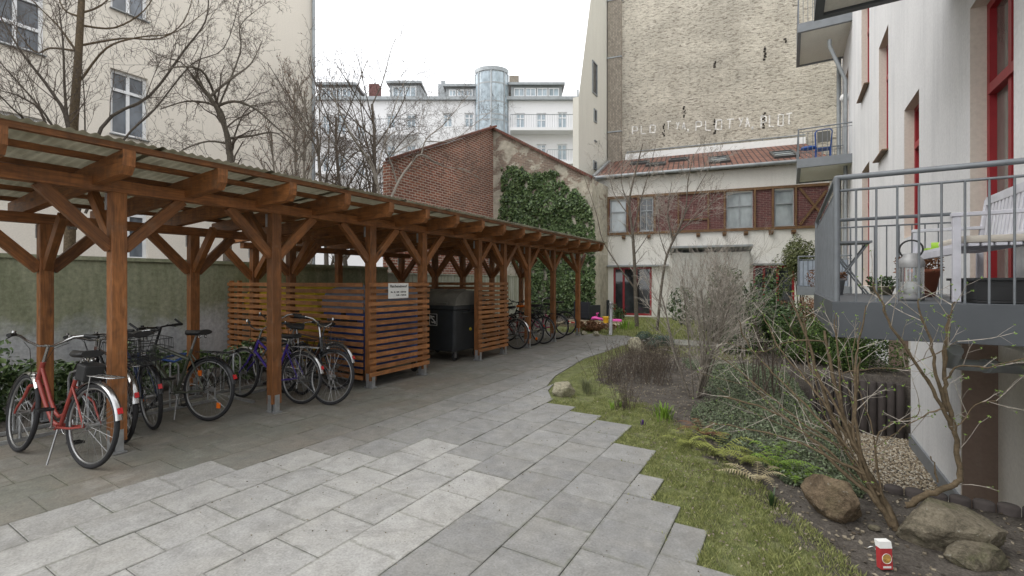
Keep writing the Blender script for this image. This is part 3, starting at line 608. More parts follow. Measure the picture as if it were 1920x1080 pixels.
# ragged dark blocks on the wall face paint the shade inside old beam holes
dk=plain('hole_shade_dark',(.03,.025,.02),.95); 
random.seed(11)
for a,c,z0,z1 in cav:
    m=MB(); z=z0
    while z<z1:
        w_=random.uniform(.04,.13); hh=random.uniform(.05,.11); u=(a+c)/2+random.uniform(-.05,.05); m.obox(PW+DH*u+Vector((0,0,z))-NB*.004,DH*w_/2,NB*.008,(0,0,hh/2)); z+=hh+random.uniform(.0,.02)
    m.build('beam_hole_shade',dk,b)
u0=(gpl(1141,200,PW,NB)-PW).dot(DH); u1=(gpl(1166,200,PW,NB)-PW).dot(DH)
m=MB(); m.obox(PW+DH*(u0+u1)/2-NB*.13+Vector((0,0,17)),DH*(u1-u0)/2,NB*.13,(0,0,17)); m.build('pilaster',M['brick_pil'],b)
m=MB(); 
for py in (5,112,250): z=gpl(1150,py,PW,NB).z; m.obox(PW+DH*(u0+u1)/2-NB*.14+Vector((0,0,z)),DH*(u1-u0)/2+.03*DH,NB*.16,(0,0,.03))
m.build('iron_band',M['zinc'],b)
m=MB(); XS=-8.7
side=[(20.85,-.1),(25.08,-.1),(25.08,34),(26.5,34),(22.38,15.9)]
Pf=lambda y,z:(XS,y,z)
hs=[]
m.face([Pf(20.85,-.1),Pf(25.08,-.1),Pf(25.08,34),Pf(24.9,34),Pf(24.9,26.5),Pf(22.38,15.9),Pf(20.85,10.5)],[(20.85,-.1),(25,-.1),(25,34),(24.9,34),(24.9,26.5),(22.38,15.9),(20.85,10.5)])
m.face([Pf(20.85,-.1),Pf(20.85,10.5),(XS-.3,20.85,10.5),(XS-.3,20.85,-.1)])
m.build('side_wall',M['plaster_fire'],b)
for (x0,x1,y0,y1) in [(1110,1119,112,182),(1113,1118,203,232),(1114,1118,262,268),(1112,1118,300,320)]:
    a=gx(x0,y0,XS);c=gx(x1,y1,XS)
    wd=MB(); wd.box(XS-.0,XS+.05,a.y,a.y+.06,c.z,a.z); wd.box(XS,XS+.05,c.y-.06,c.y,c.z,a.z); wd.box(XS,XS+.05,a.y+.06,c.y-.06,c.z,c.z+.07); wd.box(XS,XS+.05,a.y+.06,c.y-.06,a.z-.07,a.z); wo_=wd.build('slit_window',M['zinc'],b)
    wd=MB(); wd.box(XS+.003,XS+.02,a.y+.05,c.y-.05,c.z+.05,a.z-.05); wd.build('pane',M['glass_dark'],wo_)
# graffiti strokes
GL={'P':[[(0,0),(0,1),(.7,1),(.7,.5),(0,.45)]],'L':[[(0,1),(0,0),(.65,0)]],'O':[[(0,0),(.1,1),(.8,1),(.7,0),(0,0)]],'T':[[(.35,0),(.4,1)],[(0,.95),(.9,1.05)]],'Y':[[(0,1),(.35,.5),(.7,1)],[(.35,.5),(.1,0)]],'A':[[(0,0),(.35,1),(.7,0)],[(.1,.4),(.6,.4)]],',':[[(0,.0),(.2,.0),(.1,-.3),(0,0)]]}
def graf(word,x0,x1,y0,y1,h):
    n=len(word)
    for i,ch in enumerate(word):
        if ch==' ': continue
        px=x0+(x1-x0)*i/n; py=y0+(y1-y0)*i/n; w_=(x1-x0)/n*.82
        for st in GL[ch]:
            pts=[gpl(px+a*w_+random.uniform(-.6,.6),py-c*h+random.uniform(-.6,.6),PW,NB)-NB*.012 for a,c in st]
            for p,q in zip(pts,pts[1:]): gm.beam(p,q,random.uniform(.045,.07),.008,up=tuple(NB))
M['chalk']=plain('faded_white_spray_paint',(.74,.72,.68),.9,0,.4,9)
for g_ in (('PLO',1186,1234,252,247,14),('T',1250,1262,243,242,15),('YA,',1268,1300,243,242,14),('PLO',1305,1360,246,241,18),('T',1363,1381,241,239,17),('YA,',1386,1422,238,238,17),('PLOT',1427,1490,239,232,21)): gm=MB(); graf(*g_); gm.build('graffiti',M['chalk'],b)
# ================= TIMBER HOUSE =================
HO=Vector((-7.8,20.97,0)); HN=NB
def hp(px,py,k=0.): return gpl(px,py,HO-NB*k,NB)
def hu(px,py): p=hp(px,py); return (p-HO).dot(DH),p.z
b=empty('timber_house',HO,'two storey courtyard house with brick infilled timber band and red tiled roof','building')
zt=hu(1126,373)[1]; zb=hu(1126,440)[1]; HLEN=9.3; ze=hu(1119,338)[1]
def hw(x0,x1,y0,y1): a=hu(x0,(y0+y1)/2);c=hu(x1,(y0+y1)/2); xm=(x0+x1)/2; return (a[0],c[0],hu(xm,y1)[1],hu(xm,y0)[1])
hwin=[hw(1144,1174,375,435),hw(1200,1225,372,433),hw(1362,1411,361,427),hw(1452,1488,356,423)]
doorL=hw(1150,1222,501,590); doorL=(doorL[0],doorL[1],.05,doorL[3]); doorR=hw(1412,1490,498,590); doorR=(doorR[0],doorR[1],.05,doorR[3])
m=MB(); wallgrid(m,HO,DH,HN,0,HLEN,-.1,ze,[h for h in hwin+[doorL,doorR]],.16); m.face([HO+Vector((0,0,-.1)),HO+HN*4.2+Vector((0,0,-.1)),HO+HN*4.2+Vector((0,0,ze)),HO+Vector((0,0,ze))]); m.build('wall',M['plaster_house'],b)
m=MB()
def panel(u0,u1,z0,z1,k=.02): m.obox(HO+DH*(u0+u1)/2+Vector((0,0,(z0+z1)/2))-HN*k,DH*(u1-u0)/2,HN*k,(0,0,(z1-z0)/2))
def hpt(u,z,k=.05): return HO+DH*u+Vector((0,0,z))-HN*k
us=[0.08]+[v for h in hwin for v in (h[0],h[1])]+[HLEN-.02]
for a,c in zip(us[0::2],us[1::2]):
    m.face([hpt(a,zb,.015),hpt(c,zb,.015),hpt(c,zt,.015),hpt(a,zt,.015)],[(a,zb),(c,zb),(c,zt),(a,zt)])
m.build('brick_infill',M['brick_house'],b)
m=MB()
tb=.11
m.beam(hpt(0.05,zt),hpt(HLEN,zt),.10,tb); m.beam(hpt(0.05,zb),hpt(HLEN,zb),.10,tb)
for px in (1127,1141,1177,1197,1228,1272,1328,1358.5,1415,1448.5,1491.5): u=hu(px,400)[0]; m.beam(hpt(u,zb+tb/2),hpt(u,zt-tb/2),.10 if px not in(1272,1328) else .08,.075,up=tuple(DH))
a=hu(1272,413);c=hu(1328,413); m.beam(hpt(a[0]+.05,a[1]),hpt(c[0]-.05,a[1]),.08,.07)
u=hu(1494,400)[0]; m.beam(hpt(u+.1,zt-.1,.047),hpt(HLEN-.1,zb+.25,.047),.07,.09); m.beam(hpt(u+.1,zb+.1,.053),hpt(HLEN-.1,zt-.25,.053),.07,.09)
m.build('timber_frame',M['oldwood'],b)
for px in (1170,1217,1263,1309,1358,1398,1445,1487):
    u=hu(px,440)[0]; m=MB(); z=zb-.15; m.obox(hpt(u,z,.12),DH*.075,HN*.12,(0,0,.05)); m.obox(hpt(u,z-.08,.08),DH*.07,HN*.08,(0,0,.03)); m.build('corbel',M['oldwood'],b)
gls=[M['glass_pale'],M['glass_dark'],M['glass_pale'],M['glass_pale']]
for q,g in zip(hwin,gls): window(b,HO,DH,HN,*q,M['zinc'],g,.05,.05,(.5,) if g is M['glass_dark'] or q is hwin[2] else (),(.62,),sill=M['zinc'])
for q in (doorL,doorR): window(b,HO,DH,HN,*q,M['redframe'],M['glass_dark'],.06,.09,(.27,.6),(),'glazed_door')
for px0,px1,py in ((1140,1254,499),(1408,1490,496)):
    a=hu(px0,py);c=hu(px1,py-1); m=MB(); m.obox(hpt((a[0]+c[0])/2,a[1],.14),DH*(c[0]-a[0])/2,HN*.14,(0,0,.035)); m.build('door_canopy',M['zinc'],b)
# porch
a=hu(1262,482);c=hu(1400,480)
m=MB(); m.obox(hpt((a[0]+c[0])/2,1.4,.5),DH*(c[0]-a[0])/2,HN*.5,(0,0,1.42)); pr=m.build('porch',plaster('grey_porch_render',(.54,.53,.50),.3,.6),b)
m=MB(); m.obox(hpt((a[0]+c[0])/2,2.93,.55),DH*((c[0]-a[0])/2+.12),HN*.66-Vector((0,0,.12)),(0,0,.04)); m.build('porch_roof',M['zinc'],pr)
# roof
RD=4.15; zr=gpl(1300,288,HO+NB*RD,NB).z
m=MB(); p=[HO+DH*-.15-HN*.35+Vector((0,0,ze+.08)),HO+DH*HLEN-HN*.35+Vector((0,0,ze+.08)),HO+DH*HLEN+HN*RD+Vector((0,0,zr)),HO+DH*-.15+HN*RD+Vector((0,0,zr))]
sl_=(p[3]-p[0]).length; m.face(p,[(0,0),(HLEN+.15,0),(HLEN+.15,sl_),(0,sl_)]); m.face([q-Vector((0,0,.1)) for q in reversed(p)]); m.face([p[0]-Vector((0,0,.1)),p[1]-Vector((0,0,.1)),p[1],p[0]]); m.face([p[3]-Vector((0,0,.1)),p[0]-Vector((0,0,.1)),p[0],p[3]]); rf=m.build('roof',M['tile'],b)
m=MB(); rows=[]
g0=HO+DH*-.2-HN*.42+Vector((0,0,ze+.04)); g1=HO+DH*HLEN-HN*.42+Vector((0,0,ze+.04)); m.tube([g0,g1],.075,10); m.build('gutter',M['zinc'],b)
m=MB(); m.beam(p[0]+Vector((0,0,.04))+DH*.05,p[3]+Vector((0,0,.04))+DH*.05,.16,.10);  m.tube([p[3]+Vector((0,0,.42))+DH*1,p[2]+Vector((0,0,.42))],.03,6)
for k in (1.,3.2,5.4,7.6): q=p[3]+DH*k; m.tube([q+Vector((0,0,.1)),q+Vector((0,0,.42))],.025,6)
m.build('roof_flashing',M['zinc'],b)
m=MB(); m.beam(p[3]+Vector((0,0,.13))-HN*.02+DH*.9,p[2]+Vector((0,0,.13))-HN*.02,.10,.34); m.build('parapet',M['white'],b)
rn=(p[1]-p[0]).cross(p[3]-p[0]).normalized(); rup=(p[3]-p[0]).normalized()
for (x0,x1,y0,y1) in [(1331,1364,291,311),(1449,1490,281,301),(1186,1214,302,312),(1215,1245,304,315),(1257,1287,297,305)]:
    q=gpl((x0+x1)/2,(y0+y1)/2,p[0],rn); wdt=(gpl(x1,(y0+y1)/2,p[0],rn)-gpl(x0,(y0+y1)/2,p[0],rn)).length*.5; hgt=.80 if y1-y0>15 else .34
    m=MB()
    for s_ in (-1,1): m.obox(q+DH*s_*(wdt-.04)+rn*.05,DH*.05,rup*hgt,rn*.05); m.obox(q+rup*s_*(hgt-.04)+rn*.052,DH*(wdt-.09),rup*.05,rn*.05)
    for s_ in ((-.33,.33) if hgt>.5 else (0,)): m.obox(q+rup*s_*hgt+rn*.06,DH*(wdt-.09),rup*.025,rn*.02)
    f_=m.build('skylight',plain('anthracite_frame',(.06,.06,.06),.5),rf); m=MB(); m.obox(q+rn*.04,DH*(wdt-.08),rup*(hgt-.08),rn*.015); m.build('pane',M['glass_pale'],f_)
m=MB(); q=HO+DH*.0-HN*.12; m.tube([q+Vector((0,0,0)),q+Vector((0,0,ze-.3)),q-HN*.25+Vector((0,0,ze))],.06,8); m.build('downpipe',M['zinc'],b)
# ================= RIGHT BUILDING =================
XR=1.65
b=empty('rendered_apartment_house',(XR,8,-1),'white rendered apartment house with red window frames on the right side of the courtyard','building')
rw=[(5.62,6.74,1.447,4.5),(9.0,10.04,2.32,4.46),(11.5,12.6,4.19,6.6),(14.0,15.4,6.4,9.0),(14.0,15.3,1.5,4.5),(18.6,19.6,1.5,4.6),(18.6,19.6,5.6,8.6),(5.62,6.74,5.5,8.2),(2.2,3.4,1.447,4.5),(4.9,7.05,-1.02,1.02),(9.55,11.5,-1.02,1.02)]
m=MB(); rv=[]; wallgrid(m,(XR,0,0),(0,1,0),(1,0,0),-3,20.8,-1.1,17,rw,.17,rev=rv); [r_.build('reveal',M['reveal'],b) for r_ in rv]
for y in (-3,20.8): m.face([(XR,y,-1.1),(XR+9,y,-1.1),(XR+9,y,17),(XR,y,17)])
m.face([(XR,-3,17),(XR+9,-3,17),(XR+9,20.8,17),(XR,20.8,17)]); m.build('wall',M['plaster_right'],b)
for i,q in enumerate(rw[:9]): window(b,(XR,0,0),(0,1,0),(1,0,0),*q,M['redframe'],M['glass_dark'] if i not in(0,) else glassmat('window_with_grey_curtain',(.16,.165,.15),.1,.3),.15,.075,(.5,),(.70,) if q[2]<5 else (.66,),'window',sill=M['oldwood'] if i in(2,3) else None,fd=.06,hw=.10)
for q in rw[9:]:
    m=MB(); m.box(XR+.30,XR+.32,q[0]-.05,q[1]+.05,q[2],q[3]+.05); m.box(XR+.16,XR+.30,q[0]-.05,q[0]-.03,q[2],q[3]); m.build('basement_panel',M['plaster_house'] ,b)
    m=MB(); m.box(XR+.01,XR+.31,q[1]-.004,q[1]+.01,q[2],q[3]); m.build('shaded_jamb',M['jamb_shade'],b)  # far jamb face in brown: the recess shadow is painted into its colour
m=MB(); m.box(XR-.03,XR,7.07,9.53,-1.1,-.80); m.build('plinth',M['paint_grey'],b)
m=MB(); m.tube([(XR-.12,20.4,-.1),(XR-.12,20.4,17)],.07,8); m.tube([(XR-.55,17.9,9.3),(XR-.55,17.9,9.1),(XR-.12,18.1,8.0),(XR-.12,18.1,2.0)],.055,8); m.build('downpipe',M['zinc'],b)
m=MB(); m.lathe((XR-.1,18.6,7.6),[(.0,-.14),(.1,-.1),(.14,0),(.1,.1),(0,.14)],12); m.build('wall_lamp',M['white'],b)
m=MB(); m.tube([(1.05,4.6,1.1),(1.05,4.75,.98),(1.15,4.85,.96),(1.63,5.3,.90)],.045,10); m.tube([(1.3,4.98,.945),(1.36,5.03,.94)],.055,10); m.build('drain_pipe',M['zinc'],b)
BAL=[]
def balcony(y0,y1,z0,z1,x0,sheet=False,lab='',rail=True,par=b,mt='paint_grey'):
    m=MB(); X1=XR+.01
    m.box(x0,x0+.10,y0,y1,z0,z1); m.box(x0+.10,X1,y0,y0+.10,z0,z1); m.box(x0+.10,X1,y1-.10,y1,z0,z1); m.box(x0+.10,X1,y0+.1,y1-.1,z1-.05,z1-.004)
    o=m.build('balcony',M[mt],par,bevel=.004); o['label']=lab
    m=MB(); m.box(x0+.105,X1-.01,y0+.105,y1-.105,z0+.035,z0+.06); m.build('soffit',M['soffit'],o)
    if not rail: return o
    m=MB(); zr=z1+.955; r=.021; c=[(X1,y0+.03,zr),(x0+.03,y0+.03,zr),(x0+.03,y1-.03,zr),(X1,y1-.03,zr)]
    m.tube(c,r,10); lo=[(p[0],p[1],zr-.10) for p in c]; m.tube(lo,.010,6)
    for p in (c[1],c[2]): m.tube([(p[0],p[1],z1-.02),p],.022,10)
    def bars(p,q,st=.118):
        L_=(Vector(q)-Vector(p)).length; n=int(L_/st)
        for i in range(1,n):
            x=Vector(p).lerp(Vector(q),i/n); m.tube([(x.x,x.y,z1-.03),(x.x,x.y,zr-.10)],.0075,6)
    bars(c[0],c[1]);bars(c[1],c[2],.10);bars(c[2],c[3])
    m.build('railing',M['rail_grey'],o)
    if sheet:
        m=MB(); 
        for k in range(5): m.box(x0+.05,X1-.1,y0+.055+.0*k,y0+.06,z1+.02,zr-.13) if k==0 else m.box(x0+.05+k*.26,x0+.056+k*.26,y0+.045,y0+.055,z1+.02,zr-.13)
        m.box(x0+.055,x0+.06,y0+.07,y1-.1,z1+.02,zr-.13); m.build('infill_sheet',plain('blue_grey_sheet',(.30,.34,.40),.5),o)
    return o
balcony(4.36,7.45,1.17,1.447,.285,lab='grey steel balcony with thin vertical railing bars nearest the camera',mt='grey_near')
balcony(4.36,7.45,5.10,5.38,.285,lab='underside of the grey balcony at the top right edge',mt='grey_near')
balcony(17.5,20.35,5.24,5.52,.22,lab='small balcony in front of the tiled roof')
balcony(17.5,20.35,9.58,9.86,.22,lab='uppermost far balcony in front of the bare firewall')
balcony(17.5,20.35,1.17,1.447,.22,sheet=True,lab='far ground floor balcony with blue grey sheet infill')
# ================= BIKE SHELTER =================
XF=-5.42; XB=-7.37; XD=-8.47
FY=[1.85,3.40,4.93,6.08,7.75,8.72,9.83,11.23,12.93]
sh=empty('bike_shelter',(-6.4,7,0),'long orange brown timber bike and bin shelter with corrugated roof along the paved path','shelter')
def zroof(x): return 2.695+.057*(x+4.72)
def post(x,y,ztop,s=.12):
    m=MB(); m.box(x-s/2,x+s/2,y-s/2,y+s/2,.11,ztop,random.random()); o=m.build('post',M['wood'],sh,bevel=.006)
    m=MB(); m.box(x-.005+s/2,x+.006+s/2,y-.03,y+.03,.02,.22); m.box(x-.006-s/2,x+.005-s/2,y-.03,y+.03,.02,.22); m.box(x-.03,x+.03,y-.005-s/2,y+.006-s/2+.0,.02,.22); m.box(x-.09,x+.09,y-.05,y+.05,.003,.018); m.tube([(x,y,.01),(x,y,.11)],.02,8)
    m.build('post_anchor',M['galv'],o)
    m=MB(); m.box(x-s/2-.012,x-s/2+.02,y-s/2-.008,y-s/2,ztop-.16,ztop-.005); m.build('bracket',M['galv'],o)
def brace(p0,p1,w_=.075,h=.13,up=(1,0,0)):
    m=MB(); m.beam(p0,p1,h,w_,up,random.random()); m.build('brace',M['wood'],sh,bevel=.004)
def plate(x,y0,y1,z0,z1,w_=.12):
    m=MB(); m.box(x-w_/2,x+w_/2,y0,y1,z0,z1,random.random()); m.build('plate',M['wood'],sh,bevel=.006)
ZP=2.43; ZPB=2.26; ZPD=2.20
plate(XF,1.07,4.98,ZP,ZP+.115); plate(XF+.001,4.983,13.3,ZP,ZP+.115)
plate(XB,.95,5.1,ZPB,ZPB+.115); plate(XD,4.7,9.0,ZPD,ZPD+.11); plate(XB,8.6,13.2,ZPB,ZPB+.115)
def xz_brace(x,y,zp,back,s=1):
    brace((x+s*.05,y+.0,zp-.52),(x+s*.56,y+.0,zp+.02+.05),.07,.12,up=(0,1,0))
for y in FY:
    post(XF,y,ZP)
    for s_ in (-1,1):
        if y>7 and abs(y-8.72)<.1 and s_<0: L_=.40
        elif abs(y-7.75)<.1 and s_>0: L_=.40
        else: L_=.48
        brace((XF,y+s_*.045,ZP-L_-.04),(XF,y+s_*(L_+.06),ZP+.005),.07,.10)
    brace((XF-.05,y,ZP-.5),(XF-.58,y,ZP+.06),.07,.11,up=(0,1,0))
for y in FY:
    if 4.5<y<8.5:
        if y>5: continue
    xs=[XB] if not 4.9<y<8.8 else [XD]
    if abs(y-4.93)<.1 or abs(y-8.72)<.1: xs=[XB,XD]
    for x in xs:
        zp=ZPB if x==XB else ZPD
        post(x,y,zp)
        for s_ in (-1,1): brace((x,y+s_*.05,zp-.52),(x,y+s_*.54,zp+.005),.07,.12)
        brace((x+.05,y,zp-.5),(x+.56,y,zp+.06),.07,.11,up=(0,1,0))
post(XD,6.8,ZPD)
y=.95; RY=[]
while y<13.25: RY.append(y); y+=.745
RY.append(13.18)
for y in RY:
    x1=-4.72; x0=-7.85 if not 4.6<y<9.1 else -8.95
    m=MB(); zt_=lambda x:zroof(x); a=(x0,y,zroof(x0)-.095); c=(x1,y,zroof(x1)-.095)
    # rafter with a chamfered lower nose
    w2=.045; Z=lambda x:zroof(x)
    prof=[(x0,Z(x0)-.17),(x1-.07,Z(x1)-.195),(x1-.012,Z(x1)-.13),(x1,Z(x1)-.06),(x1,Z(x1)),(x0,Z(x0))]; t_=random.random(); o_=random.random()*9
    m.face([(x,y-w2,z) for x,z in prof],[(x+o_,z) for x,z in prof],t_); m.face([(x,y+w2,z) for x,z in reversed(prof)],[(x+o_,z) for x,z in reversed(prof)],t_)
    for (xa,za),(xc,zc) in zip(prof,prof[1:]+prof[:1]): m.face([(xa,y-w2,za),(xa,y+w2,za),(xc,y+w2,zc),(xc,y-w2,zc)],[(o_,0),(o_,.09),(o_+abs(xc-xa)+.1,.09),(o_+abs(xc-xa)+.1,0)],t_)
    m.build('rafter',M['wood'],sh)
def batten(x,y0,y1):
    m=MB(); z=zroof(x)+.022; m.box(x-.03,x+.03,y0,y1,z-.02,z+.028,random.random()); m.build('batten',M['wood'],sh)
for x in (-4.76,-5.25,-5.85,-6.45,-7.05,-7.7): batten(x,.86,13.35)
for x in (-8.2,-8.85): batten(x,4.5,9.15)
def sheet(y0,y1,x0,x1,k):
    m=MB(); rows=[]; n=int((y1-y0)/.0127); 
    for i in range(n+1):
        y=y0+(y1-y0)*i/n; z=.062+.5*.018*math.sin(y/.076*6.28318)+k*.003; rows.append([(x0,y,zroof(x0)+z),((x0+x1)/2,y,zroof((x0+x1)/2)+z),(x1,y,zroof(x1)+z)])
    m.grid(rows,.5,True,False); m.build('roof_sheet',M['roofing'],sh)
k=0;y=.88
while y<13.3:
    y1=min(y+1.06,13.36); sheet(y,y1,-7.9 if not 4.3<y<9.0 else -9.0,-4.67,k%2); y=y1-.06; k+=1
    if y1>=13.36: break
def slats(p0,p1,z0,z1,nrm,n=15,name='slat_panel'):
    p0=Vector(p0);p1=Vector(p1);d=(p1-p0).normalized();nv=Vector(nrm); m=MB(); pt=(z1-z0)/n; sn=Vector((0,0,1))
    for i in range(n):
        z=z0+pt*(i+.5); j=random.uniform(-.012,.012); m.obox((p0+p1)/2+Vector((0,0,z))+d*j,d*((p1-p0).length/2),nv*.011,sn*(pt*.315)+nv*.0,random.random())
    return m.build(name,M['wood2'],sh,bevel=.002)
ox=XF+.06+.012
slats((ox,4.84,0),(ox,6.17,0),.16,1.60,(1,0,0)); slats((ox,7.66,0),(ox,8.80,0),.16,1.60,(1,0,0))
slats((-9.2,4.93-.083,0),(XF-.07,4.93-.083,0),.10,1.60,(0,1,0)); slats((-9.2,8.72+.083,0),(XF-.07,8.72+.083,0),.10,1.60,(0,1,0)); 
m=MB(); 
for x in (-9.17,-8.9): m=MB(); m.box(x-.03,x+.03,4.87,4.93,.05,1.62); m.build('panel_batten',M['wood'],sh)
# sign
def text(body,size,loc,rot,mat,par,name='lettering',align='CENTER',th=.0015,bold=False):
    c=bpy.data.curves.new('t','FONT'); c.body=body; c.size=size; c.align_x=align; c.align_y='CENTER'; c.extrude=th/2; c.offset=.0012 if bold else 0
    o=bpy.data.objects.new('t',c); col.objects.link(o); bpy.context.view_layer.update()
    me=bpy.data.meshes.new_from_object(o.evaluated_get(bpy.context.evaluated_depsgraph_get())); bpy.data.objects.remove(o); me.name=name
    mt=Matrix.LocRotScale(Vector(loc),rot.to_quaternion() if hasattr(rot,'to_quaternion') else rot,Vector((1,1,1))); me.transform(mt); me.materials.clear(); me.materials.append(mat)
    q=bpy.data.objects.new(name,me); col.objects.link(q)
    if par: q.parent=par; q.matrix_parent_inverse=parent_inv(par)
    return q
from mathutils import Euler
rotX=Euler((R(90),0,R(90)))
m=MB(); sx=ox+.016; m.box(sx,sx+.004,5.20,5.64,1.335,1.575); sg=m.build('sign',M['white']); tag(sg,'white bottle drop notice with opening hours screwed to the slatted panel','sign')
text('Flascheneinwurf',.058,(sx+.005,5.42,1.525),rotX,M['ink'],sg,bold=True); text('Mo - Sa   8.00 - 13.00 Uhr',.032,(sx+.005,5.42,1.435),rotX,M['ink'],sg,bold=True); text('15.00 - 19.00 Uhr',.032,(sx+.005,5.478,1.385),rotX,M['ink'],sg,bold=True)
# ================= BINS =================
def bigbin(loc,rz,body,lid,label,logo=False,h=1.42,grp=None):
    t=empty('wheeled_bin',loc,label,'bin',grp,rz); W=.685;D=.53
    m=MB(); 
    def ring(w_,d,z,r=.06,n=4):
        P=[]
        for (sx_,sy,a0) in ((1,1,0),(-1,1,90),(-1,-1,180),(1,-1,270)):
            for i in range(n+1): a=R(a0+90*i/n); P.append((sx_*(w_-r)+r*math.cos(a),sy*(d-r)+r*math.sin(a),z))
        return P
    rs=[ring(W-.10,D-.09,.20),ring(W-.09,D-.08,.24),ring(W-.035,D-.03,1.02),ring(W-.03,D-.03,1.03),ring(W,D,1.05),ring(W,D,1.12)]
    m.grid(rs,.5,False,True); m.face(list(reversed(rs[0]))); 
    for x in (-.42,0,.42): m.box(x-.02,x+.02,-D+.012,-D+.055,.35,.98) if not logo else None
    bd=m.build('body',body,t,local=True,bevel=.004)
    m=MB(); rows=[]
    for i in range(11):
        a=math.pi*i/10; y=-math.cos(a)*(D+.01); z=1.125+ (h-1.125)*math.sin(a)**.62
        rows.append([(-W-.008,y,z),(-W*.5,y,z+.012*math.sin(a)),(0,y,z+.015*math.sin(a)),(W*.5,y,z+.012*math.sin(a)),(W+.008,y,z)])
    m.grid(rows,.5,True); 
    for s_ in (0,4): m.face([r[s_] for r in rows] if s_ else [r[s_] for r in reversed(rows)])
    for x in (-.38,.38): m.box(x-.12,x+.12,-D-.035,-D+.01,1.15,1.18)
    for x in (-.3,.3): m.obox((x,0,h+.012),(.015,0,0),(0,.28,0),(0,0,.012))
    m.build('lid',lid,t,local=True)
    for sx_ in (-1,1):
        for sy in (-1,1):
            x=sx_*.52;y=sy*.36; m=MB(); m.torus((x,y+.02,.09),(1,0,0),.06,.028,16,8); m.tube([(x-.025,y+.02,.09),(x+.025,y+.02,.09)],.05,12); wh=m.build('wheel',M['rubber'],t,local=True)
            m=MB(); m.box(x-.035,x-.028,y-.02,y+.045,.07,.2); m.box(x+.028,x+.035,y-.02,y+.045,.07,.2); m.box(x-.035,x+.035,y-.03,y+.05,.19,.20); m.build('caster_fork',M['alu'],wh,local=True)
        m=MB(); m.tube([(sx_*(W),-.3,.98),(sx_*(W+.03),-.3,.98),(sx_*(W+.03),.3,.98),(sx_*W,.3,.98)],.013,6); m.obox((sx_*(W-.01),0,1.06),(.025,0,0),(0,.05,0),(0,0,.07)); m.build('handle',M['blackpl'],t,local=True)
    if logo:
        m=MB(); u=.006
        for (a,c_,e,f_) in ((-.0,.2,.94,.948),(-.0,.2,.712,.72),(-.0,.008,.72,.94),(.192,.2,.72,.94)): m.box(a,c_,-.523+.03-.01,-.518+.03-.01,e,f_)
        lg=m.build('logo_frame',M['white'],t,local=True); 
        for ch,sz,x,z in (('B',.09,.045,.88),('S',.20,.098,.825),('R',.085,.155,.77)):
            q=text(ch,sz,(x,-.507,z),Euler((R(90),0,0)),M['white'],None,bold=True,name='logo_letter'); q.parent=t
        m=MB(); m.torus((W-.055,.05,.62),(1,0,0),.026,.011,16,6); m.build('cap_ring',M['yellow'],t,local=True)
    return t
bigbin((-6.30,7.78,0),0,M['bin'],M['binlid'],'dark grey four wheeled rubbish bin with square letter logo in the shelter opening',True)
bigbin((-6.10,5.68,0),R(-90),M['blue'],M['bluelid'],'blue wheeled bin behind the slatted panel with the sign',h=1.52)
bigbin((-7.25,5.66,0),R(-90),M['yellow'],M['yellow'],'yellow wheeled bin beside the blue bin behind the slats',h=1.54)
bigbin((-8.42,5.70,0),R(-90),M['yellow'],M['yellow'],'yellow wheeled bin nearest the mossy garden wall',h=1.47)
# ================= BIKE RACKS =================
def rack(y0,y1,label,x=-6.62):
    m=MB(); m.box(x-.02,x+.02,y0,y1,.0,.035); m.box(x-.42,x-.38,y0,y1,.0,.035); 
    fr=m
    t=empty('bike_rack',(x,y0,0),label,'bike rack','bike racks under the shelter'); fr.build('base_rail',M['galv'],t)
    n=int((y1-y0)/.42)
    for i in range(n+1):
        y=y0+.08+(y1-y0-.16)*i/n; hh=.40 if i%2 else .62
        m=MB(); m.tube([(x,y-.04,.02),(x,y-.04,hh-.06),(x-.02,y-.02,hh),(x-.05,y,hh+.02),(x-.35,y,hh-.05),(x-.40,y,hh-.12),(x-.40,y,.02)],.012,8); m.tube([(x,y+.05,.02),(x,y+.05,hh-.08),(x-.03,y+.03,hh-.02),(x-.3,y+.02,hh-.10),(x-.40,y+.03,.03)],.012,8); m.build('wheel_hoop',M['galv'],t)
    m=MB(); m.box(x-.02,x+.55,y0-.02,y0+.02,.0,.03); m.build('floor_bar',M['galv'],t)
rack(1.0,3.35,'galvanised bike rack behind the red bicycle'); rack(3.52,4.75,'galvanised bike rack holding the purple bicycle'); rack(9.0,12.6,'galvanised bike rack at the far end of the shelter')
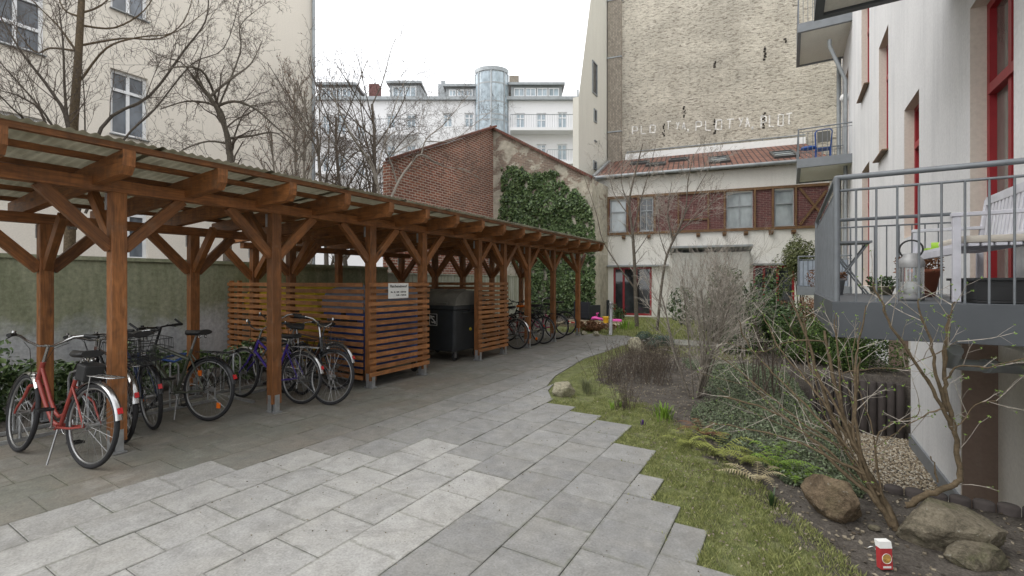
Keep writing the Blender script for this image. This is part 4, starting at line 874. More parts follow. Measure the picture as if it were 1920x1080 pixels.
# ================= BICYCLES =================
def bike(label,rear,front=None,heading=180.,lean=0.,steer=0.,c='redbike',style='step',bars='city',fender='chrome',rack_=True,basket=None,saddle='saddle',lamp=True,S=1.04,wb=1.06,reflect=False,r=.345,grp='bicycles parked under the shelter',sh_=.92,caddy=False,bag=False):
    rear=Vector((rear[0],rear[1],0))
    if front: d=Vector((front[0],front[1],0))-rear; heading=math.degrees(math.atan2(d.y,d.x))
    t=empty('bicycle',rear,label,'bicycle',grp); t.rotation_euler=(R(lean),0,R(heading)); t.scale=(S,S,S)
    t.rotation_mode='XYZ'
    A=Vector((0,0,r)); BB=Vector((.44,0,.29)); HT=Vector((.80,0,.80)); HB=Vector((.845,0,.66)); FA=Vector((wb,0,r)); ST=Vector((.27,0,.78)) if style!='step' else Vector((.29,0,.70))
    hax=(HT-HB).normalized(); SR=Matrix.Translation(HB)@Matrix.Rotation(R(steer),4,hax)@Matrix.Translation(-HB)
    m=MB(); 
    if style=='step':
        m.tube([HT-hax*.03,(.62,0,.50),(.53,0,.40),(.47,0,.37),(.40,0,.40)],.015,8); m.tube([HB,(.68,0,.45),(.56,0,.32),BB],.018,8)
    elif style=='mixte': m.tube([HT,(.37,0,.52)],.015,8); m.tube([HB,BB],.017,8)
    elif style=='trek': m.tube([HT,ST+Vector((.02,0,-.12))],.021,8); m.tube([HB,BB],.025,8)
    else: m.tube([HT,ST+Vector((0,0,-.04))],.014,8); m.tube([HB,BB],.016,8)
    m.tube([ST,BB],.016,8); m.tube([HT+hax*.02,HB-hax*.02],.020,8)
    for s_ in (-1,1):
        m.tube([BB+Vector((-.03,s_*.03,0)),(.2,s_*.055,.31),A+Vector((0,s_*.06,0))],[.011,.010,.009],6); m.tube([ST+Vector((.015,s_*.012,-.06)),(.12,s_*.055,.52),A+Vector((0,s_*.06,0))],[.009,.008,.007],6)
    m.tube([BB+Vector((0,-.04,0)),BB+Vector((0,.04,0))],.024,10)
    fm=m.build('frame',M[c],t,local=True)
    def wheel(cn,mt=None):
        m=MB(); m.torus(cn,(0,1,0),r-.040,.011,36,6); m.tube([cn+Vector((0,-.05,0)),cn+Vector((0,.05,0))],[.018,.024,][:2],10); m.tube([cn+Vector((0,-.04,0)),cn+Vector((0,-.036,0))],.035,10); m.tube([cn+Vector((0,.036,0)),cn+Vector((0,.04,0))],.035,10)
        for k in range(28):
            a=6.28318*k/28; s_=1 if k%2 else -1; b_=a+(.35 if k%4<2 else -.35); m.tube([cn+Vector((math.cos(b_)*.03,s_*.035,math.sin(b_)*.03)),cn+Vector((math.cos(a)*(r-.048),0,math.sin(a)*(r-.048)))],.0013,3,cap=False)
        if mt: m.v=[tuple(mt@Vector(v)) for v in m.v]
        w_=m.build('wheel',M['alu'],t,local=True)
        m=MB(); m.torus(cn,(0,1,0),r-.019,.019,40,10); 
        if mt: m.v=[tuple(mt@Vector(v)) for v in m.v]
        m.build('tyre',M['rubber'],w_,local=True)
        if reflect or True:
            m=MB()
            for a in ((.9,4.0) if reflect else ()):
                p=cn+Vector((math.cos(a)*.22,0,math.sin(a)*.22)); m.obox(p,(.022,0,0),(0,.006,0),(0,0,.03))
            if m.v:
                if mt: m.v=[tuple(mt@Vector(v)) for v in m.v]
                m.build('spoke_reflector',M['orange'],w_,local=True)
    wheel(A); wheel(FA,SR)
    def tr(m): m.v=[tuple(SR@Vector(v)) for v in m.v]; return m
    m=MB(); cr_=HB-hax*.06
    for s_ in (-1,1): m.tube([cr_+Vector((0,s_*.045,0)),cr_+Vector((.05,s_*.052,-.10)),FA+Vector((-.03,s_*.055,.05)),FA+Vector((0,s_*.055,0))],[.014,.012,.009,.008],6)
    m.tube([cr_+Vector((0,-.05,0)),cr_+Vector((0,.05,0))],.016,8); tr(m).build('fork',M[c if style!='trek' else 'blackbike'],t,local=True)
    if fender:
        for cn,mt,a0,a1 in ((A,None,.22,2.6),(FA,SR,.75,3.3)):
            m=MB(); rows=[]
            for i in range(17):
                a=a0+(a1-a0)*i/16; d=Vector((-math.cos(a),0,math.sin(a))) ; rr=r+.018
                rows.append([cn+d*(rr-.012)+Vector((0,-.027,0)),cn+d*(rr)+Vector((0,-.018,0)),cn+d*(rr+.006),cn+d*rr+Vector((0,.018,0)),cn+d*(rr-.012)+Vector((0,.027,0))])
            m.grid(rows,.5,True); 
            for s_ in (-1,1): m.tube([rows[2][0 if s_<0 else 4],cn+Vector((0,s_*.055,0))],.0025,4)
            if mt: tr(m)
            fo=m.build('mudguard',M[fender],t,local=True)
            if cn is A:
                m=MB(); d=Vector((-math.cos(.42),0,math.sin(.42))); m.obox(A+d*(r+.030),d*.008,(0,.016,0),Vector((d.z,0,-d.x))*.024); m.build('tail_reflector',M['lampred'],fo,local=True)
    # handlebar
    top=HT+hax*(.17 if bars=='city' else .22 if bars=='flat' else .13); m=MB(); m.tube([HT,top],.012,8)
    if bars=='city':
        pts=[top+Vector((.03,0,0))]
        half=[Vector((.06,.05,.0)),Vector((.07,.12,.04)),Vector((.04,.18,.085)),Vector((-.03,.235,.10))]
        gr=[Vector((-.03,.235,.10)),Vector((-.14,.30,.095))]
    elif bars=='flat':
        half=[Vector((.05,.05,.0)),Vector((.04,.15,.01)),Vector((.02,.2,.012))]; gr=[Vector((.02,.2,.012)),Vector((0,.32,.012))]
    else:
        half=[Vector((.05,.06,.0)),Vector((.03,.18,.04)),Vector((-.03,.24,.045))]; gr=[Vector((-.03,.24,.045)),Vector((-.13,.29,.045))]
    fl=lambda v:Vector((v.x,-v.y,v.z))
    line=[top+fl(v) for v in reversed(half)]+[top+Vector((.055,0,0))]+[top+v for v in half]
    m.tube(line,.011,8); m.tube([top,top+Vector((.055,0,0))],.014,8); m.tube([top+half[-1]+Vector((.03,.0,.0)),top+half[-1]+Vector((.03,0,.03))],.016,8); hb=tr(m).build('handlebar',M['chrome' if bars!='flat' else 'blackbike'],t,local=True)
    for g in (lambda v:v,fl):
        m=MB(); m.tube([top+g(gr[0]),top+g(gr[1])],.016,8); m.tube([top+g(gr[0])+Vector((.04,0,-.01)),top+g(gr[0]).lerp(g(gr[1]),.8)+Vector((.05,0,-.03))],.005,5)
        if bars=='flat': e=top+g(gr[1]); m.tube([e,e+Vector((.07,0,.045)),e+Vector((.09,0,.06))],.012,8)
        tr(m).build('grip',M['blackpl'],hb,local=True)
    m=MB()
    for s_ in (-1,1): m.tube([top+Vector((.03,s_*.15,.03)),top+Vector((.13,s_*.08,-.03)),HB+Vector((.09,s_*.02,.03)),cr_+Vector((.02,s_*.03,0))],.0028,4)
    tr(m).build('brake_cable',M['blackpl'],hb,local=True)
    # saddle
    st=ST+(ST-BB).normalized()*(sh_-ST.z); m=MB(); m.tube([ST,st],.0125,8); m.build('seatpost',M['alu'],t,local=True)
    m=MB(); rows=[]
    for i in range(9):
        f_=i/8; x=-.13+.27*f_; w_=.085*(1-f_)**.6*1.05+.022; 
        if i==0: w_*=.75
        rows.append([st+Vector((x,w_*math.cos(q),.03+(.032 if math.sin(q)>0 else .028)*math.sin(q)+.012*(1-f_)-.006*math.sin(f_*3))) for q in [6.28318*k/12 for k in range(12)]])
    m.grid(rows,.5,True,True); m.face(list(reversed(rows[0]))); m.face(rows[-1]); sd_=m.build('saddle',M[saddle],t,local=True)
    m=MB()
    for s_ in (-1,1): m.torus(st+Vector((-.09,s_*.035,-.005)),(0,1,0),.018,.005,10,5)
    m.tube([st+Vector((-.1,.02,0)),st+Vector((.1,.01,.01))],.004,5); m.build('saddle_spring',M['chrome'],sd_,local=True)
    if rack_:
        m=MB(); z=r*2+.065
        for s_ in (-1,1): m.tube([(.16,s_*.05,z),(-.26,s_*.06,z),(-.29,s_*.03,z)],.005,6); m.tube([(-.02,s_*.06,z),A+Vector((0,s_*.07,0))],.0045,5); m.tube([(-.2,s_*.06,z),A+Vector((0,s_*.07,0))],.004,5) if style!='step' else None
        m.tube([(-.29,-.03,z),(-.29,.03,z)],.005,6)
        for x in (.1,0,-.1,-.2): m.tube([(x,-.055,z),(x,.055,z)],.004,5)
        m.tube([(.16,0,z),(-.05,.0,z+.012),(-.26,0,z+.004)],.004,5); m.build('luggage_rack',M['blackbike' if fender!='chrome' else 'chrome'],t,local=True)
    if bag: m=MB(); m.obox(st+Vector((-.12,0,-.11)),(.06,0,.01),(0,.075,0),(-.01,0,.07)); m.build('saddle_bag',M['saddle'],t,local=True,bevel=.015)
    if caddy:
        m=MB(); z=r*2+.07
        for zz in (z,z+.1,z+.2): m.tube([(.1,-.15,zz),(-.28,-.15,zz),(-.28,.15,zz),(.1,.15,zz),(.1,-.15,zz)],.004,4)
        for i in range(9): x=.1-.38*i/8; m.tube([(x,-.15,z+.2),(x,-.15,z),(x,.15,z),(x,.15,z+.2)],.0022,3)
        for i in range(1,8): yy=-.15+.3*i/8; m.tube([(.1,yy,z+.2),(.1,yy,z),(-.28,yy,z),(-.28,yy,z+.2)],.0022,3)
        m.build('rear_basket',M['blackpl'],t,local=True)
    if basket:
        m=MB(); cb=HT+Vector((.20,0,-.02)); 
        def rg(w_,l,z): return [cb+Vector((l*math.cos(6.28318*k/20),w_*math.sin(6.28318*k/20),z)) for k in range(20)]
        for z,w_,l in ((-.13,.12,.09),(-.07,.135,.105),(0,.15,.12),(.06,.165,.135)): q=rg(w_,l,z); m.tube(q+[q[0]],.004,4)
        for k in range(20): m.tube([rg(.12,.09,-.13)[k],rg(.165,.135,.06)[k]],.0025,3)
        m.face(rg(.12,.09,-.128)); tr(m).build('front_basket',M['blackpl'],t,local=True)
    # crank
    m=MB(); m.torus(BB+Vector((0,-.05,0)),(0,1,0),.085,.006,24,6); 
    for k in range(5): a=6.28*k/5; m.tube([BB+Vector((0,-.05,0)),BB+Vector((math.cos(a)*.085,-.05,math.sin(a)*.085))],.006,4)
    ca=-1.4; dv=Vector((math.cos(ca),0,math.sin(ca)))*.17
    m.tube([BB+Vector((0,-.06,0)),BB+Vector((0,-.08,0))+dv],.009,6); m.tube([BB+Vector((0,.06,0)),BB+Vector((0,.08,0))-dv],.009,6); m.tube([BB+Vector((0,-.08,0)),BB+Vector((0,.08,0))],.012,8)
    m.tube([BB+Vector((0,-.05,.085)),A+Vector((0,-.05,.035))],.004,4); m.tube([BB+Vector((0,-.05,-.085)),A+Vector((0,-.05,-.035))],.004,4)
    ck=m.build('crankset',M['chrome'],t,local=True)
    for e,s_ in ((BB+Vector((0,-.08,0))+dv,-1),(BB+Vector((0,.08,0))-dv,1)):
        m=MB()
        for q in (-1,1): m.obox(e+Vector((q*.035,s_*.055,0)),(.006,0,0),(0,.05,0),(0,0,.011)); m.obox(e+Vector((0,s_*(.055+q*.045),0)),(.035,0,0),(0,.006,0),(0,0,.008))
        m.tube([e,e+Vector((0,s_*.1,0))],.008,6)
        m.build('pedal',M['blackpl'],ck,local=True)
    if lamp:
        m=MB(); lp=HB+Vector((.085,0,.03)); m.tube([lp+Vector((-.03,0,0)),lp,lp+Vector((.03,0,0)),lp+Vector((.034,0,0))],[.015,.028,.032,.001],12); tr(m).build('headlamp',M['chrome'],t,local=True)
    m=MB(); m.tube([(.38,.045,.28),(.30,.13,.02)],.007,6); m.build('kickstand',M['alu'],t,local=True)
    return t
def gp(px,py): p=gz(px,py); return (p.x,p.y)
bike('red step through bicycle with chrome mudguards standing outside the first shelter post',(-5.16,1.56),(-6.30,1.36),c='redbike',lean=5,steer=-8,bars='city',fender='chrome',sh_=.90,bag=True)
bike('dark city bicycle with chrome rear mudguard and wide red tail reflector',(-5.70,1.98),(-6.8,2.05),c='blackbike',style='mixte',lean=2,bars='low',fender='chrome',caddy=True,sh_=.98,steer=6)
bike('black bicycle with rear wire basket and patterned pink reflector tape',(-5.93,2.33),(-7.0,2.45),c='bluebike',style='mixte',lean=-3,bars='low',fender='blackbike',caddy=True,sh_=.96,steer=-5)
bike('grey green trekking bicycle with bar ends and orange spoke reflectors',(-5.74,2.79),(-6.78,2.48),c='greybike',style='trek',lean=4,bars='flat',fender='blackbike',reflect=True,sh_=.94,steer=12)
bike('brown framed bicycle behind the first post',(-6.05,2.14),(-7.12,2.20),c='brownbike',style='diamond',lean=-2,bars='low',fender=None,rack_=False,sh_=.95,lamp=False)
bike('purple and magenta bicycle with chrome mudguards beside the second post',(-5.50,3.80),(-6.50,3.60),c='purple',style='mixte',lean=5,bars='city',fender='chrome',sh_=.86,steer=-6,S=.98)
bike('black city bicycle with front basket facing the path',(-6.25,4.05),(-5.28,3.97),c='blackbike',style='step',lean=-5,bars='city',fender=None,basket=True,sh_=.90,steer=16)
bike('old brown sports bicycle by the slatted panel with chrome rear mudguard',(-5.77,4.56),(-6.83,4.42),c='brownbike',style='diamond',lean=2,bars='low',fender='chrome',rack_=False,sh_=.93,S=1.0)
bike('grey bicycle leaning behind the purple bicycle',(-5.95,4.12),(-6.98,4.22),c='silverbike',style='diamond',lean=3,bars='city',fender='blackbike',sh_=.9)
G2='bicycles parked at the far end of the shelter'
bike('black bicycle with bright mudguard just past the second slatted panel',gp(968,655),heading=176,c='blackbike',style='mixte',bars='city',fender='chrome',grp=G2,lean=3,basket=True)
bike('bicycle with orange and red seat cover beside the far path',gp(996,648),heading=184,c='redbike',style='mixte',bars='low',fender='blackbike',saddle='orange',grp=G2,lean=-3,caddy=True,reflect=True)
bike('dark bicycle with raised black handlebar near the far posts',gp(1018,645),heading=178,c='blackbike',style='trek',bars='flat',fender=None,grp=G2,lean=3)
bike('magenta bicycle between the last two shelter posts',gp(1044,636),heading=186,c='pink',style='step',bars='low',fender='blackbike',grp=G2,lean=-3)
bike('last black bicycle with front basket at the shelter end',gp(1060,629),heading=178,c='blackbike',style='diamond',bars='city',fender=None,grp=G2,lean=2,basket=True)
# blue lock
m=MB(); m.tube([(-6.25,2.55,.70),(-6.2,2.66,.66),(-6.15,2.72,.70),(-6.2,2.78,.74),(-6.3,2.75,.73),(-6.33,2.62,.70),(-6.25,2.55,.70)],.014,6); tag(m.build('cable_lock',M['bluechair']),'light blue cable lock looped round the trekking bicycle frame','bike lock')
# ================= TREES AND SHRUBS =================
def perp(d):
    u=d.orthogonal().normalized(); v=d.cross(u).normalized(); a=random.random()*6.28; return u*math.cos(a)+v*math.sin(a)
def grow(m1,m2,p,d,l,r,lev,P,tips=None):
    """limb as a wandering tapering tube that throws side shoots"""
    n=P.get('n',5) if lev<3 else 4; pts=[p.copy()]; rad=[r]; dd=d.normalized(); r1=r*P.get('tap',.45); kids=[]
    for i in range(n):
        dd=(dd+Vector((random.gauss(0,1),random.gauss(0,1),random.gauss(0,1)))*P['wob']*(1 if lev else .5)+Vector((0,0,P['up']))*(.3+lev*.2)).normalized()
        p=p+dd*l/n; pts.append(p.copy()); rad.append(r+(r1-r)*(i+1)/n); kids.append((p.copy(),dd.copy(),rad[-1],(i+1)/n))
    (m1 if lev<=P.get('tl',1) else m2).tube(pts,rad,7 if lev==0 else 5 if r>.008 else 3,random.random(),cap=(lev==0))
    if tips is not None and lev>=P['lev']-1: tips.append((pts[-1],dd))
    if lev<P['lev']:
        k=P['k'][lev]
        for j in range(k):
            t_=P.get('st',.25)+(1-P.get('st',.25))*(j+random.random())/k; i=min(n-1,max(0,int(t_*n-.001))); q,dq,rq,_=kids[i]
            ang=R(random.uniform(*P['ang'])); nd=(dq*math.cos(ang)+perp(dq)*math.sin(ang)).normalized()
            grow(m1,m2,q-dq*random.random()*l/n*.9,nd,l*random.uniform(*P['ls'])*(1-.35*t_),max(rq*P.get('rs',.55),P.get('rm',.0018)),lev+1,P,tips)
def tree(name,label,cat,bases,P,m1=M['bark'],m2=M['twig'],buds=None,group=None,seed=1,bs=.012,tn='trunk',hn='crown'):
    random.seed(seed); a=MB();c=MB();tips=[]
    for (p,d,l,r) in bases: grow(a,c,Vector(p),Vector(d),l,r,0,P,tips)
    t=empty(name,bases[0][0],label,cat,group); a.build(tn,m1,t); c.build(hn,m2,t)
    if buds:
        m=MB()
        for q,d in tips:
            for k in range(2): leafcloud(m,q-d*random.random()*.05,bs*random.uniform(.6,1.4))
        m.build('buds',buds,t)
    return t
def at(px,py,Y): p=gy(px,py,Y); return p
def atx(px,py,X): return gx(px,py,X)
TG='bare trees behind the garden wall'
# T1 straight trunk at the left
def bez(pxs,X): return [atx(x,y,X+(z if z else 0)) for x,y,z in pxs]
random.seed(21)
t=empty('bare_tree',atx(135,560,-11.3)*Vector((1,1,0)),'young straight trunked bare tree with upcurving limbs in front of the left windows','tree',TG)
a=MB();c=MB()
a.tube([Vector((atx(122,600,-11.3).x,atx(122,600,-11.3).y,0)),atx(130,480,-11.3),atx(138,230,-11.3),atx(146,120,-11.3),atx(153,0,-11.3),atx(156,-260,-11.3)],[.10,.085,.07,.06,.05,.02],10)
LP=dict(wob=.10,up=.10,lev=3,k=[5,5,4],ang=(25,60),ls=(.35,.6),st=.3,rm=.003,n=6,tl=0)
def limb(pts,r,k=9,P=LP,l0=.9,kf=None):
    P_=dict(P); a.tube(pts,[r*(1-.75*i/(len(pts)-1)) for i in range(len(pts))],6)
    for i in range(k):
        f_=.2+.8*(i+random.random())/k; s_=f_*(len(pts)-1); j=min(int(s_),len(pts)-2); q=pts[j].lerp(pts[j+1],s_-j); d=(pts[j+1]-pts[j]).normalized(); an=R(random.uniform(25,65)); nd=(d*math.cos(an)+perp(d)*math.sin(an)+Vector((0,0,.2))).normalized()
        grow(a,c,q,nd,l0*random.uniform(.5,1.2),max(.004,r*.3*(1-.5*f_)),1,P_)
def C(*L_,X=-11.3):
    pts=[atx(x,y,X+(dz)) for x,y,dz in L_]; out=[]
    for i in range(len(pts)-1):
        p0=pts[max(i-1,0)];p1=pts[i];p2=pts[i+1];p3=pts[min(i+2,len(pts)-1)]
        for k in range(4):
            t=k/4; out.append(.5*((2*p1)+(p2-p0)*t+(2*p0-5*p1+4*p2-p3)*t*t+(3*p1-p0-3*p2+p3)*t**3))
    return out+[pts[-1]]
for L_ in ([(155,48,0),(215,52,.1),(270,20,.3),(300,-30,.4)],[(152,85,0),(230,72,.2),(300,72,.3),(345,40,.5),(365,-20,.6)],[(150,25,0),(190,10,.1),(230,-30,.1)],[(145,30,0),(118,15,-.2),(100,-40,-.3)],[(141,93,0),(110,50,-.2),(80,20,-.4),(30,-30,-.5)],[(152,150,0),(200,90,.3),(260,70,.5),(330,60,.6),(400,10,.7)],[(140,95,0),(95,90,-.3),(65,97,-.3),(20,40,-.6)]):
    limb(C(*L_),.022,8)
a.build('trunk',M['olive'],t); c.build('crown',M['twig'],t)
# leaning limbs of the multi-stemmed tree to the left
t=empty('bare_tree',atx(120,560,-10.6)*Vector((1,1,0)),'dark multi stemmed bare tree spreading low over the shelter roof at the left','tree',TG)
a=MB();c=MB()
for L_,r in (([(135,430,0),(128,240,0),(95,170,-.2),(42,100,-.4),(0,30,-.6)],.05),([(135,300,0),(85,215,0),(30,150,-.2),(-20,95,-.3)],.03),([(130,250,0),(122,180,0),(118,80,.1),(110,10,.2)],.035),([(140,430,0),(190,240,.0),(280,180,.3),(345,95,.6),(385,40,.8),(392,-20,.9)],.045),([(160,400,.1),(230,265,.2),(290,205,.3),(360,120,.5),(420,90,.6),(450,0,.7)],.03),([(120,420,0),(85,230,-.1),(45,185,-.2),(0,170,-.3)],.035),([(160,300,0),(158,180,0),(150,100,0)],.02),([(130,430,0),(60,250,.3),(20,200,.5),(-30,150,.6)],.03)):
    limb(C(*L_,X=-10.6),r*.75,13,l0=1.0)
a.build('trunk',M['bark2'],t); c.build('crown',M['twig'],t)
# T3 gnarled apple tree
t=empty('bare_apple_tree',atx(428,560,-10.4)*Vector((1,1,0)),'gnarled bare fruit tree with dense drooping twigs in front of the cream wall','tree',TG)
a=MB();c=MB(); AP=dict(wob=.22,up=.03,lev=4,k=[6,5,3,2],ang=(30,80),ls=(.4,.7),st=.1,rm=.0032,n=6,tl=0)
for L_,r in (([(426,520,0),(428,360,0),(432,300,0),(425,250,.1),(405,200,.2),(380,165,.2),(360,140,.3)],.085),([(428,290,0),(418,215,0),(395,195,-.2),(350,190,-.5),(300,205,-.7)],.04),([(420,230,0),(385,140,.3),(340,125,.6),(300,135,.9)],.03),([(405,200,.1),(440,190,.4),(480,205,.7),(520,240,1.),(560,270,1.2)],.035),([(395,180,.2),(430,150,.2),(470,120,0),(490,80,-.2)],.03),([(425,260,0),(470,255,.2),(520,250,.4),(560,290,.5)],.03),([(430,270,0),(390,265,-.3),(345,280,-.5),(320,300,-.6)],.025),([(410,200,0),(450,100,.3),(450,50,.4),(480,20,.5)],.02),([(428,300,0),(445,240,0),(470,200,.2),(530,190,.4)],.022)):
    limb(C(*L_,X=-10.4),r,12,AP,.9)
a.build('trunk',M['bark'],t); c.build('crown',M['twig'],t)
# T4 thin birch stems beside the corner downpipe
for px,h,lab in ((561,7.2,'left stem of the thin birches beside the corner downpipe'),(572,6.9,'right stem of the thin birches beside the corner downpipe'),(537,5.6,'slender sapling left of the thin birches')):
    b_=atx(px,560,-11.8); tree('birch_sapling',lab,'tree',[((b_.x,b_.y,0),(.0,-.01,1),h,.045)],dict(wob=.03,up=.10,lev=3,k=[34,6,4],ang=(18,45),ls=(.16,.28),st=.25,rm=.003,n=10),M['birch'],M['twig'],M['drybrown'],TG,seed=int(px),bs=.02)
# T5 trees before the white facade
b_=atx(700,560,-12.3*1.0)
for px,X,h,dirv,sd,lab,P in (
  (655,-15.5,8.6,(.05,.03,1),5,'tall bare tree with twisting trunk before the white facade',dict(wob=.10,up=.07,lev=4,k=[16,6,4,3],ang=(25,65),ls=(.4,.62),st=.22,rm=.006,n=7,tl=1)),
  (700,-14.6,8.8,(.02,-.06,1),9,'tall bare tree rising to the sky left of the brick outbuilding',dict(wob=.07,up=.09,lev=4,k=[16,6,4,3],ang=(20,60),ls=(.38,.58),st=.22,rm=.006,n=7,tl=1)),
  (612,-15.8,7.6,(0,0,1),15,'bushy bare tree next to the cream building corner',dict(wob=.08,up=.1,lev=4,k=[16,6,4,3],ang=(20,60),ls=(.4,.6),st=.15,rm=.006,n=7,tl=1))):
    q=atx(px,560,X); tree('bare_tree',lab,'tree',[((q.x,q.y,0),dirv,h,.11)],P,M['bark'],M['twig'],M['drybrown'],TG,seed=sd,bs=.025)
t=empty('bare_tree',atx(720,500,-11.6)*Vector((1,1,0)),'crooked bare tree with pale branches reaching across the red brick wall','tree',TG)
random.seed(5); a=MB();c=MB()
for L_,r in (([(735,560,0),(722,420,0),(705,340,0),(690,300,0),(660,255,.1),(640,215,.2),(620,170,.3)],.06),([(722,400,0),(745,345,.1),(768,310,.1),(790,290,.2),(830,312,.2),(870,318,.2),(905,338,.2)],.05),([(790,290,.1),(800,260,.1),(830,235,.2),(860,200,.2),(885,170,.2)],.03),([(745,345,0),(735,310,0),(722,275,0),(735,250,0),(770,240,.1)],.035),([(705,340,0),(715,290,0),(740,200,0),(760,150,.1)],.025),([(722,420,0),(700,310,0),(668,280,0),(640,275,0),(610,262,0)],.03),([(800,265,0),(850,262,.1),(900,225,.1),(930,200,.1)],.02),([(735,290,0),(780,260,0),(790,220,0),(810,170,0)],.02)):
    limb(C(*L_,X=-11.6),r,20,AP,1.15)
a.build('trunk',M['palet'],t); c.build('crown',M['twig'],t)
# small trees before the timber house
M['palebark']=bark('light_grey_bark',(.20,.175,.145))
HP_=dict(wob=.09,up=.07,lev=4,k=[9,5,4,3],ang=(20,45),ls=(.42,.62),st=.35,rm=.0035,n=7,tl=1)
q=gz(1192,600)
t=empty('small_bare_tree',gz(1192,612),'small bare tree with grey forked trunk left of the red glazed door','tree','small bare trees in the back garden'); random.seed(8); a=MB();c=MB()
def CY(*L_,Y): 
    pts=[gy(x,y,Y+dz) for x,y,dz in L_]; out=[]
    for i in range(len(pts)-1):
        p0=pts[max(i-1,0)];p1=pts[i];p2=pts[i+1];p3=pts[min(i+2,len(pts)-1)]
        for k in range(4):
            t=k/4; out.append(.5*((2*p1)+(p2-p0)*t+(2*p0-5*p1+4*p2-p3)*t*t+(3*p1-p0-3*p2+p3)*t**3))
    return out+[pts[-1]]
SP=dict(wob=.13,up=.06,lev=4,k=[5,5,4,2],ang=(20,50),ls=(.35,.6),st=.2,rm=.0035,n=5,tl=0)
for L_,r in (([(1194,612,0),(1192,560,0),(1190,500,0),(1186,440,0),(1180,380,.1),(1190,330,.2),(1205,270,.3)],.075),([(1190,540,0),(1160,500,0),(1130,450,0),(1118,400,-.1),(1095,330,-.2)],.03),([(1186,440,0),(1200,380,0),(1215,330,.1),(1230,270,.1)],.03),([(1184,410,0),(1150,360,0),(1140,300,0)],.02),([(1188,480,0),(1215,440,0),(1228,400,.1)],.018),([(1182,390,0),(1165,340,0),(1175,280,0)],.018)):
    limb(CY(*L_,Y=15.5),r,14,SP,.8)
a.build('trunk',M['bark'],t); c.build('crown',M['palet'],t)
t=empty('small_bare_tree',gy(1235,610,14.6)*Vector((1,1,0)),'small bare tree whose pale limb leans right across the brick timber band','tree','small bare trees in the back garden'); a=MB();c=MB()
for L_,r in (([(1232,620,0),(1240,540,0),(1250,480,0),(1268,440,0),(1285,395,.1),(1290,340,.2),(1300,290,.2)],.045),([(1268,440,0),(1290,420,0),(1320,395,.1),(1345,370,.1)],.025),([(1262,450,0),(1252,400,0),(1260,340,0)],.025),([(1285,400,0),(1310,350,0),(1340,300,.1)],.02),([(1250,480,0),(1235,430,0),(1240,380,0)],.018)):
    limb(CY(*L_,Y=14.6),r,14,SP,.75)
a.build('trunk',M['bark'],t); c.build('crown',M['palet'],t)
# climbing twigs on the firewall foot
# ---- large bare shrub in the middle of the bed ----
q=gz(1303,742)
P=dict(wob=.10,up=.05,lev=3,k=[11,8,5],ang=(12,42),ls=(.38,.62),st=.25,rm=.0019,n=6,tl=0,tap=.4)
random.seed(31); bs=[]
for i in range(12):
    a_=random.random()*6.28; s_=random.uniform(.12,.78); s_*=.8; bs.append(((q.x+math.cos(a_)*.07,q.y+math.sin(a_)*.07,-.01),(math.cos(a_)*s_,math.sin(a_)*s_,1),random.uniform(1.25,1.95),random.uniform(.010,.019)))
tree('bare_shrub','big dense bare shrub with fine pale twigs in the middle of the bed','shrub',bs,P,M['palebark'],M['palet'],None,seed=33,tn='stems',hn='twigs')
# second arching grey shrub behind it
q=gz(1385,668); bs=[]
for i in range(7):
    a_=random.random()*6.28; s_=random.uniform(.2,.8); bs.append(((q.x+random.gauss(0,.12),q.y+random.gauss(0,.12),0),(math.cos(a_)*s_,math.sin(a_)*s_,1),random.uniform(1.3,2.1),.009))
tree('arching_shrub','arching grey twigged shrub behind the big bare shrub','shrub',bs,dict(wob=.06,up=-.05,lev=2,k=[12,5],ang=(12,35),ls=(.3,.6),st=.25,rm=.002,n=7,tl=0),M['palet'],M['palet'],None,seed=5,tn='stems',hn='twigs')
q=gz(1300,628); bs=[((q.x+random.uniform(-.3,.3),q.y+random.uniform(-.3,.3),0),(random.uniform(-.6,.6),random.uniform(-.6,.6),1),random.uniform(1.2,1.9),.008) for i in range(8)]
tree('arching_shrub','pale arching shrub in front of the grey porch','shrub',bs,dict(wob=.06,up=-.04,lev=2,k=[10,5],ang=(12,38),ls=(.3,.6),st=.25,rm=.0022,n=7,tl=0),M['palet'],M['palet'],None,seed=6,tn='stems',hn='twigs')
# straw coloured pruned canes at mid distance
q=gz(1440,740); bs=[((q.x+random.uniform(-.25,.25),q.y+random.uniform(-.3,.3),0),(random.uniform(-.3,.3),random.uniform(-.2,.2),1),random.uniform(.7,1.15),.009) for i in range(16)]
tree('pruned_shrub','brown pruned canes between the bare shrub and the balcony','shrub',bs,dict(wob=.04,up=.05,lev=2,k=[4,3],ang=(20,50),ls=(.25,.5),st=.5,rm=.002,n=5,tl=1),M['redst'],M['palet'],M['budleaf'],seed=16,bs=.012,tn='stems',hn='twigs')
